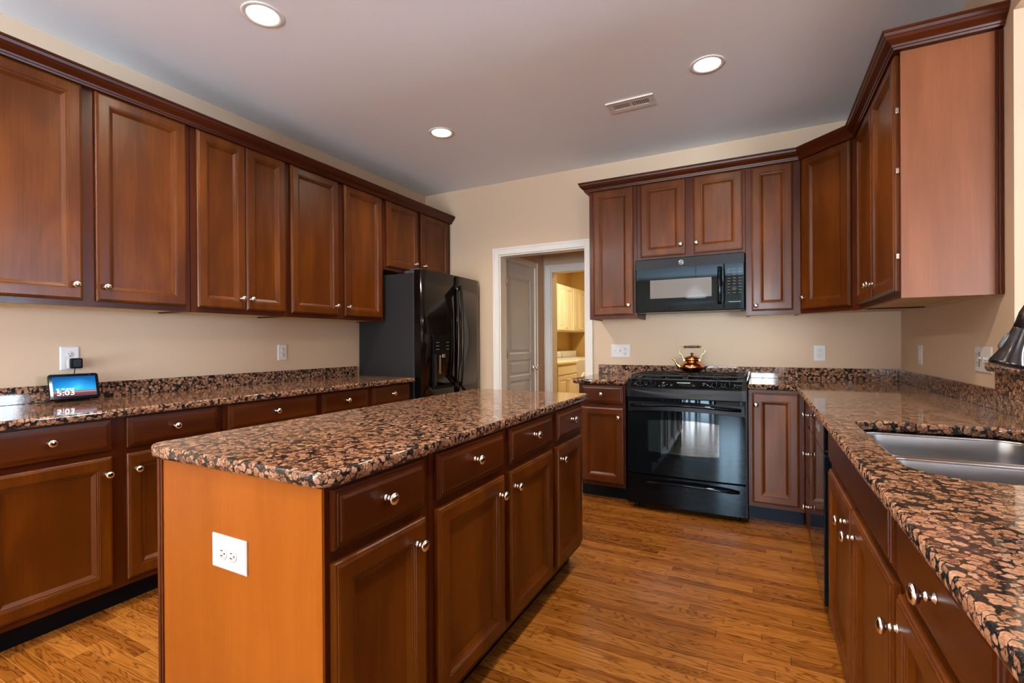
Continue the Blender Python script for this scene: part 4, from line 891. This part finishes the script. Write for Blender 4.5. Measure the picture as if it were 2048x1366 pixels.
# burners and grates
for (x, y) in ((-.67, 3.73), (-.26, 3.73), (-.67, 3.98), (-.26, 3.98)):
    mb = MB(); mb.lathe([(0.050, 0.0005), (0.048, 0.008), (0.034, 0.010), (0.034, 0.016), (0.030, 0.018), (0, 0.018)], (x, y, 0.930), 'z', 24); obj('burner', mb, 'black_matte', ct)
for gx0, gx1 in ((-.845, -.470), (-.460, -.085)):
    g_ = MB(); zb = 0.945
    g_.box(gx0, gx1, 3.62, 3.632, zb, zb + .012, .003).box(gx0, gx1, 4.08, 4.092, zb, zb + .012, .003).box(gx0, gx0 + .012, 3.62, 4.092, zb, zb + .012, .003).box(gx1 - .012, gx1, 3.62, 4.092, zb, zb + .012, .003)
    xm = (gx0 + gx1) / 2; g_.box(gx0, gx1, 3.85, 3.862, zb, zb + .012, .003)
    for yc in (3.735, 3.975):
        for a in range(4):
            an = PI / 4 + a * PI / 2; dx, dy = math.cos(an), math.sin(an)
            g_.tube([(xm + dx * .035, yc + dy * .028, zb + .008), (xm + dx * .10, yc + dy * .075, zb + .010), (xm + dx * .17, yc + dy * .108, zb + .006)], .006, 6)
    for (x, y) in ((gx0 + .006, 3.626), (gx1 - .006, 3.626), (gx0 + .006, 4.086), (gx1 - .006, 4.086)): g_.box(x - .006, x + .006, y - .006, y + .006, .9302, zb)
    obj('grate', g_, 'black_matte', ct)

# ---------------------------------------------------------------- copper kettle
KX, KY, KZ = -0.463, 3.975, 0.9625
t = thing('copper_kettle', 'copper tea kettle with brass spout and dark handle on the range', 'kettle', (KX, KY, KZ))
mb = MB(); mb.lathe([(0.055, 0.0), (0.062, 0.002), (0.070, 0.010), (0.083, 0.024), (0.087, 0.036), (0.083, 0.050), (0.068, 0.064), (0.055, 0.073), (0.049, 0.078), (0.0485, 0.082), (0.052, 0.084), (0.054, 0.096), (0.050, 0.104)], (KX, KY, KZ), 'z', 40); obj('body', mb, 'copper', t)
mb = MB(); mb.lathe([(0.056, 0.1045), (0.057, 0.108), (0.049, 0.111), (0.046, 0.115), (0.030, 0.121), (0.010, 0.125), (0.007, 0.126)], (KX, KY, KZ), 'z', 36); ld = obj('lid', mb, 'copper', t)
mb = MB(); mb.lathe([(0.007, 0.1262), (0.0065, 0.131), (0.013, 0.139), (0.013, 0.143), (0.008, 0.146), (0, 0.147)], (KX, KY, KZ), 'z', 18); obj('lid_knob', mb, 'dark_wood', ld)
mb = MB(); mb.tube([(KX - .078, KY, KZ + .034), (KX - .092, KY, KZ + .038), (KX - .108, KY, KZ + .052), (KX - .117, KY, KZ + .072), (KX - .125, KY, KZ + .088), (KX - .138, KY, KZ + .097), (KX - .147, KY, KZ + .094)], [0.019, 0.016, 0.0115, 0.0085, 0.0075, 0.0065, 0.0055], 14); obj('spout', mb, 'brass', t)
for s_ in (-1, 1):
    mb = MB(); mb.tube([(KX + s_ * .058, KY, KZ + .090), (KX + s_ * .066, KY, KZ + .104), (KX + s_ * .066, KY, KZ + .124), (KX + s_ * .074, KY, KZ + .134), (KX + s_ * .092, KY, KZ + .146), (KX + s_ * .095, KY, KZ + .160), (KX + s_ * .090, KY, KZ + .176), (KX + s_ * .078, KY, KZ + .184), (KX + s_ * .062, KY, KZ + .187), (KX + s_ * .058, KY, KZ + .192)], .0032, 8)
    mb.lathe([(0.007, 0), (0.0075, 0.006), (0.006, 0.012)], (KX + s_ * .058, KY, KZ + .192), (1, 0, 0) if s_ > 0 else (-1, 0, 0), 12)
    mb.box(KX + s_ * .056 - .008, KX + s_ * .056 + .008, KY - .007, KY + .007, KZ + .082, KZ + .098, .003)
    obj('handle_arm', mb, 'brass', t)
mb = MB(); mb.lathe([(0.006, 0), (0.0095, 0.004), (0.010, 0.012), (0.0075, 0.018), (0.0085, 0.030), (0.0105, 0.056), (0.0085, 0.082), (0.0075, 0.094), (0.010, 0.100), (0.0095, 0.108), (0.006, 0.112)], (KX - .056, KY, KZ + .192), 'x', 18); obj('grip', mb, 'dark_wood', t)

# ---------------------------------------------------------------- outlets and switches
def plate(name, label, cat, fr, uc, zc, w_, h_, items, rot=False, mat='plastic_w', group=None):
    """items: list of (kind, du, dz)"""
    t = thing(name, label, cat, fr.p(uc, zc, 0), group)
    mb = MB(); fr.front(mb, uc - w_ / 2, uc + w_ / 2, zc - h_ / 2, zc + h_ / 2, [(0, .0006), (0, .003), (.004, .0062), (.006, .0065)]); obj('plate', mb, mat, t)
    def B(m, du0, du1, dz0, dz1, n0, n1, bev=0): fr.box(m, uc + du0, uc + du1, zc + dz0, zc + dz1, n0, n1, bev)
    for kd, du, dz in items:
        if kd == 'socket':
            mb = MB()
            mb.lathe([(0.0165, .0066), (0.0165, .0082), (0.0155, .0088), (0, .0088)], fr.p(uc + du, zc + dz, 0), (fr.n.x, fr.n.y, 0), 24); o = obj('socket', mb, mat, t)
            mb = MB()
            if not rot: rects = ((-.0075, -.0052, -.001, .0080), (.0052, .0075, -.001, .0070))
            else: rects = ((-.008, .001, -.0075, -.0052), (-.007, .001, .0052, .0075))
            for (a, b_, c, d) in rects: B(mb, du + a, du + b_, dz + c, dz + d, .0089, .0093)
            gd, gz = (0, -.0080) if not rot else (.0080, 0)
            mb.lathe([(0.0026, .0089), (0.0026, .0093), (0, .0093)], fr.p(uc + du + gd, zc + dz + gz, 0), (fr.n.x, fr.n.y, 0), 10); obj('slots', mb, 'slot', o)
        elif kd == 'gfci':
            mb = MB(); B(mb, du - .0165, du + .0165, dz - .033, dz + .033, .0066, .0085, .001); o = obj('receptacle_face', mb, mat, t)
            mb = MB()
            for zz in (-.019, .019):
                for (a, b_, c, d) in ((-.0075, -.0052, .0, .008), (.0052, .0075, .0, .007), (-.0022, .0022, -.009, -.005)): B(mb, du + a, du + b_, dz + zz + c, dz + zz + d, .0086, .0090)
            B(mb, du - .017, du - .0168, dz - .033, dz + .033, .0066, .0087); B(mb, du + .0168, du + .017, dz - .033, dz + .033, .0066, .0087)
            obj('slots', mb, 'slot', o)
            mb = MB(); B(mb, du - .007, du + .007, dz + .0012, dz + .005, .0086, .0096, .0004); B(mb, du - .007, du + .007, dz - .005, dz - .0012, .0086, .0096, .0004); obj('test_buttons', mb, mat, o)
        elif kd == 'toggle':
            mb = MB(); B(mb, du - .005, du + .005, dz - .012, dz + .012, .0066, .0075); o = obj('switch_slot', mb, mat, t)
            mb = MB(); p0 = fr.p(uc + du, zc + dz, .006); p1 = fr.p(uc + du, zc + dz + .010, .020); mb.tube([p0, p1], [0.0048, 0.0038], 8); obj('toggle', mb, mat, o)
        elif kd == 'rocker':
            mb = MB(); B(mb, du - .0165, du + .0165, dz - .033, dz + .033, .0066, .0080, .001); o = obj('rocker_frame', mb, mat, t)
            mb = MB(); B(mb, du - .012, du + .012, dz - .028, dz + .028, .0081, .0100, .001); obj('rocker', mb, mat, o)
        elif kd == 'jack':
            mb = MB(); mb.lathe([(0.006, .0066), (0.006, .009), (0.0035, .0092), (0.0035, .008), (0, .008)], fr.p(uc + du, zc + dz, 0), (fr.n.x, fr.n.y, 0), 14); obj('jack', mb, 'clear', t)
    return t
fW = Fr((XL, 0, 0), (0, -1, 0), (1, 0, 0))
plate('wall_outlet', 'white duplex outlet with a black charger plugged in, above the smart display', 'outlet', fW, -1.168, 1.130, .080, .122, [('socket', 0, .0195), ('socket', 0, -.0195)])
plate('wall_outlet', 'white duplex outlet on the left wall, nearer the refrigerator', 'outlet', fW, -2.431, 1.133, .078, .118, [('socket', 0, .0195), ('socket', 0, -.0195)])
fB = Fr((0, D, 0), (1, 0, 0), (0, -1, 0))
plate('switch_plate', 'white three-gang plate with switches and outlet left of the range', 'switch plate', fB, -1.0755, 1.117, .166, .114, [('jack', -.046, .004), ('toggle', 0, 0), ('socket', .046, .0195), ('socket', .046, -.0195)])
plate('wall_outlet', 'white rectangular GFCI outlet on the far wall right of the range', 'outlet', fB, 0.390, 1.105, .076, .117, [('gfci', 0, 0)])
fRw = Fr((XR, 0, 0), (0, 1, 0), (-1, 0, 0))
plate('wall_switch', 'narrow-looking ivory plate on the right wall close to the corner', 'switch plate', fRw, 3.745, 1.107, .075, .117, [('rocker', 0, 0)])
plate('switch_plate', 'white three-gang plate with two toggles on the right wall behind the faucet', 'switch plate', fRw, 2.815, 1.110, .175, .114, [('gfci', .050, 0), ('toggle', 0.0, 0), ('toggle', -.046, 0)])
fI = Fr((0, .7553, 0), (1, 0, 0), (0, -1, 0))
plate('wall_outlet', 'white horizontal outlet on the orange island end panel', 'outlet', fI, -1.186, 0.669, .138, .086, [('socket', -.0195, 0), ('socket', .0195, 0)], rot=True)

# ---------------------------------------------------------------- smart display with charger
t = thing('smart_display', 'black smart display showing 5:03 on the left counter', 'smart display', (-3.09, 1.155, ZT + .001))
tilt = math.radians(18)
ux = Vector((0, 1, 0)); vz = Vector((-math.sin(tilt), 0, math.cos(tilt))); nx = Vector((math.cos(tilt), 0, math.sin(tilt)))
ang = math.radians(-6); Rz = Matrix.Rotation(ang, 3, 'Z'); ux = Rz @ ux; vz = Rz @ vz; nx = Rz @ nx
C0 = Vector((-3.075, 1.152, ZT + .0745))
W2, H2 = 0.0985, 0.066
def rr(w_, h_, r_, n_=6):
    return [(p.x, p.y) for p in rounded([(-w_, -h_), (w_, -h_), (w_, h_), (-w_, h_)], r_, n_)]
def prism(mb, w_, h_, r_, n0, n1, cap=0.003):
    ring = rr(w_, h_, r_); n = len(ring); vs_ = []
    for (s_, nn) in ((0, n0), (0, n1 - cap), (cap, n1)):
        for (a, b_) in ring: k_ = (1 - s_ / w_, 1 - s_ / h_); vs_.append(C0 + ux * a * k_[0] + vz * b_ * k_[1] + nx * nn)
    fs = [(L * n + i, L * n + (i + 1) % n, (L + 1) * n + (i + 1) % n, (L + 1) * n + i) for L in (0, 1) for i in range(n)]
    fs += [tuple(reversed(range(n))), tuple(range(2 * n, 3 * n))]; mb.add(vs_, fs)
mb = MB(); prism(mb, W2, H2, .012, -.008, .006); obj('bezel', mb, 'black_gloss', t)
mb = MB(); pts_ = [(-.085, -.064, -.008), (.085, -.064, -.008), (.085, .045, -.008), (-.085, .045, -.008), (-.07, -.064, -.050), (.07, -.064, -.050), (.07, -.02, -.045), (-.07, -.02, -.045)]
mb.add([C0 + ux * a + vz * b_ + nx * c for a, b_, c in pts_], [(0, 1, 2, 3), (4, 7, 6, 5), (0, 4, 5, 1), (1, 5, 6, 2), (2, 6, 7, 3), (3, 7, 4, 0)])
for v in mb.v: v.z = max(v.z, ZT + .0006)
obj('rear_housing', mb, 'dark_grey', t)
# screen
ms, tt, bs = newmat('screen_glow')
tcn = tt.nodes.new('ShaderNodeTexCoord'); sx = tt.nodes.new('ShaderNodeSeparateXYZ'); tt.links.new(tcn.outputs['Generated'], sx.inputs[0])
r1 = ramp(tt, [(0.0, (0.10, 0.035, 0.06)), (0.16, (0.16, 0.06, 0.09)), (0.235, (0.75, 0.28, 0.10)), (0.265, (0.05, 0.07, 0.16)), (0.30, (0.02, 0.30, 0.62)), (0.55, (0.005, 0.20, 0.55)), (1.0, (0.004, 0.07, 0.28))])
tt.links.new(sx.outputs['Z'], r1.inputs[0])
nn_ = N(tt, 'ShaderNodeTexNoise', Scale=4.0, Detail=5.0); tt.links.new(tcn.outputs['Generated'], nn_.inputs['Vector'])
dx_ = N(tt, 'ShaderNodeMath', operation='SUBTRACT'); dx_.inputs[1].default_value = 0.52; tt.links.new(sx.outputs['Y'], dx_.inputs[0])
dz_ = N(tt, 'ShaderNodeMath', operation='SUBTRACT'); dz_.inputs[1].default_value = 0.42; tt.links.new(sx.outputs['Z'], dz_.inputs[0])
cv = tt.nodes.new('ShaderNodeCombineXYZ'); tt.links.new(dx_.outputs[0], cv.inputs[0]); tt.links.new(dz_.outputs[0], cv.inputs[1])
ln_ = N(tt, 'ShaderNodeVectorMath', operation='LENGTH'); tt.links.new(cv.outputs[0], ln_.inputs[0])
gl = ramp(tt, [(0.0, (0.10, 0.62, 0.90)), (0.25, (0.02, 0.28, 0.50)), (0.5, (0.0, 0.0, 0.0))]); tt.links.new(ln_.outputs['Value'], gl.inputs[0])
gtz = N(tt, 'ShaderNodeMath', operation='GREATER_THAN'); gtz.inputs[1].default_value = 0.27; tt.links.new(sx.outputs['Z'], gtz.inputs[0])
am = N(tt, 'ShaderNodeMath', operation='MULTIPLY'); tt.links.new(nn_.outputs['Fac'], am.inputs[0]); tt.links.new(gtz.outputs[0], am.inputs[1])
mxs = N(tt, 'ShaderNodeMix', data_type='RGBA', blend_type='ADD'); tt.links.new(am.outputs[0], mxs.inputs[0]); tt.links.new(r1.outputs[0], mxs.inputs[6]); tt.links.new(gl.outputs[0], mxs.inputs[7])
tt.links.new(mxs.outputs[2], bs.inputs['Emission Color']); bs.inputs['Emission Strength'].default_value = 0.9; bs.inputs['Base Color'].default_value = (0.005, 0.005, 0.005, 1); bs.inputs['Roughness'].default_value = 0.15; bs.inputs['Specular IOR Level'].default_value = 0.0
mb = MB(); SW, SH = .0845, .0515
mb.add([C0 + ux * a + vz * b_ + nx * .0063 for a, b_ in ((-SW, -SH), (SW, -SH), (SW, SH), (-SW, SH))], [(0, 1, 2, 3)]); scr = obj('screen', mb, ms, t)
rotm = Matrix((ux, vz, nx)).transposed().to_euler()
wht = simple('screen_text', (1, 1, 1), .5, emit=(1, 1, 1), es=1.3)
lettering('clock_text', '5:03', C0 + ux * -.073 + vz * -.033 + nx * .0072, .036, wht, scr, rotm, .0001, 'LEFT', 1.15)
lettering('date_text', '83\u00b0  FRI, AUG 14', C0 + ux * -.072 + vz * -.0125 + nx * .0072, .0095, wht, scr, rotm, .0001, 'LEFT')
mb = MB(); q = C0 + ux * .064 + vz * .0585 + nx * .0064; mb.lathe([(0.003, 0), (0.003, .0004), (0, .0005)], q, tuple(nx), 12); obj('camera_lens', mb, 'dark_grey', t)
# charger
t = thing('power_adapter', 'black cube charger with cable plugged into the left outlet', 'charger', (XL + .03, 1.176, 1.107))
mb = MB(); mb.box(XL + .0098, XL + .034, 1.150, 1.200, 1.076, 1.130, .008); tag(obj('translucent_base', mb, 'clear', t), 'clear plastic base')
mb = MB(); mb.box(XL + .0345, XL + .062, 1.153, 1.203, 1.077, 1.131, .009); obj('body', mb, 'black_satin', t)
mb = MB(); mb.tube([(XL + .050, 1.172, 1.078), (XL + .052, 1.169, 1.055), (XL + .045, 1.163, 1.02), (XL + .036, 1.158, .96), (XL + .034, 1.14, .925), (XL + .036, 1.10, .9185), (XL + .05, 1.04, .918), (XL + .075, 1.025, .918), (XL + .09, 1.05, .920)], .0022, 8); obj('cable', mb, 'slot', t)

# ---------------------------------------------------------------- dining corner behind the camera (seen in reflections), plus an added fill lamp
def tube_leg(mb, x, y, z0, z1, w_=.02): mb.box(x - w_, x + w_, y - w_, y + w_, z0, z1, .004)
TX, TY = -1.05, -3.0
t = thing('dining_table', 'dark wooden dining table near the rear windows', 'table', (TX, TY, 0))
mb = MB(); mb.box(TX - .75, TX + .75, TY - .45, TY + .45, .715, .75, .008); obj('tabletop', mb, 'frame', t)
for sx_ in (-1, 1):
    for sy_ in (-1, 1): mb = MB(); tube_leg(mb, TX + sx_ * .66, TY + sy_ * .37, 0, .7145, .035); obj('leg', mb, 'frame', t)
def chair(x, y, sgn, lab):
    t = thing('dining_chair', lab, 'chair', (x, y, 0), 'dining chairs around the table')
    mb = MB(); mb.box(x - .22, x + .22, y - .21, y + .21, .44, .47, .01); obj('seat', mb, 'frame', t)
    for sx_ in (-1, 1):
        mb = MB(); tube_leg(mb, x + sx_ * .19, y + sgn * .18, 0, .4395); obj('leg', mb, 'frame', t)
        mb = MB(); tube_leg(mb, x + sx_ * .19, y - sgn * .19, 0, .4395); obj('leg', mb, 'frame', t)
    mb = MB(); yb = y - sgn * .19
    for sx_ in (-1, 1): mb.box(x + sx_ * .19 - .02, x + sx_ * .19 + .02, yb - .018, yb + .018, .4705, 1.02, .004)
    for z in (.62, .96): mb.box(x - .17, x + .17, yb - .012, yb + .012, z, z + .05, .003)
    for i in range(4): mb.box(x - .12 + i * .072, x - .095 + i * .072, yb - .008, yb + .008, .67, .96)
    obj('backrest', mb, 'frame', t)
chair(TX - .35, TY + .62, -1, 'dark dining chair left on the kitchen side of the table'); chair(TX + .35, TY + .62, -1, 'dark dining chair right on the kitchen side of the table')
chair(TX - .35, TY - .62, 1, 'dark dining chair left on the window side of the table'); chair(TX + .35, TY - .62, 1, 'dark dining chair right on the window side of the table')
t = thing('pendant_lamp', 'glass bell pendant lamp over the dining table', 'pendant lamp', (-1.0, -1.6, 2.0))
mb = MB(); mb.lathe([(0.17, 0.0), (0.175, 0.01), (0.15, 0.07), (0.08, 0.14), (0.03, 0.17), (0.028, 0.20)], (-1.0, -1.6, 1.98), 'z', 32, cap=False); obj('shade', mb, simple('opal_glass', (.75, .80, .80), .3, emit=(.75, .9, 1), es=1.2), t, fix=False)
for zz, en in ((2.06, 10),):
    l = bpy.data.lights.new('pendant_bulb', 'POINT'); l.energy = en; l.color = (1.0, 0.90, 0.78); l.shadow_soft_size = 0.06
    o = bpy.data.objects.new('pendant_bulb', l); COL.objects.link(o); o.location = (-1.0, -1.6, zz)
mb = MB(); mb.tube([(-1.0, -1.6, 2.18), (-1.0, -1.6, ZC - .001)], .004, 8); obj('cord', mb, 'black_matte', t)

t = thing('added_floor_lamp', 'uplight floor lamp added unseen behind the camera to brighten the ceiling', 'floor lamp', (-2.75, -1.1, 0))  # lamp added out of view, only to brighten the ceiling
mb = MB(); mb.lathe([(0.14, 0.0), (0.14, 0.015), (0.03, 0.03)], (-2.75, -1.1, 0), 'z', 28); obj('base', mb, 'bronze', t)
mb = MB(); mb.tube([(-2.75, -1.1, 0.028), (-2.75, -1.1, 1.70)], .011, 10); obj('pole', mb, 'bronze', t)
mb = MB(); mb.lathe([(0.02, 1.70), (0.06, 1.72), (0.13, 1.78), (0.16, 1.83), (0.155, 1.83), (0.125, 1.785), (0.05, 1.73), (0.0, 1.725)], (-2.75, -1.1, 0), 'z', 32, cap=False); obj('bowl', mb, 'bronze', t, fix=False)
l = bpy.data.lights.new('fill', 'SPOT'); l.energy = 1200; l.color = (1.0, 0.95, 0.92); l.spot_size = 2.3; l.spot_blend = 0.8; l.shadow_soft_size = 0.05  # added upward spot that lifts ceiling and wall brightness
o = bpy.data.objects.new('fill', l); COL.objects.link(o); o.location = (-2.75, -1.1, 1.80); o.rotation_euler = (PI, 0, 0)

t = thing('window_blind', 'pale slatted blind over the upper half of the rear patio door', 'blind', (-1.225, BY + .03, 1.22))
mb = MB(); mb.box(-2.04, -.41, BY + .022, BY + .06, 2.10, 2.16, .004); obj('headrail', mb, 'white', t)
mb = MB()
for i in range(30): z = 1.215 + i * .0295; mb.add([(x, y, zz) for x in (-2.03, -.42) for (y, zz) in ((BY + .03, z), (BY + .034, z + .002), (BY + .050, z + .031), (BY + .046, z + .029))], [(0, 1, 2, 3), (7, 6, 5, 4), (0, 4, 5, 1), (1, 5, 6, 2), (2, 6, 7, 3), (3, 7, 4, 0)])
obj('slats', mb, simple('blind_fabric', (.45, .40, .33), .7), t)
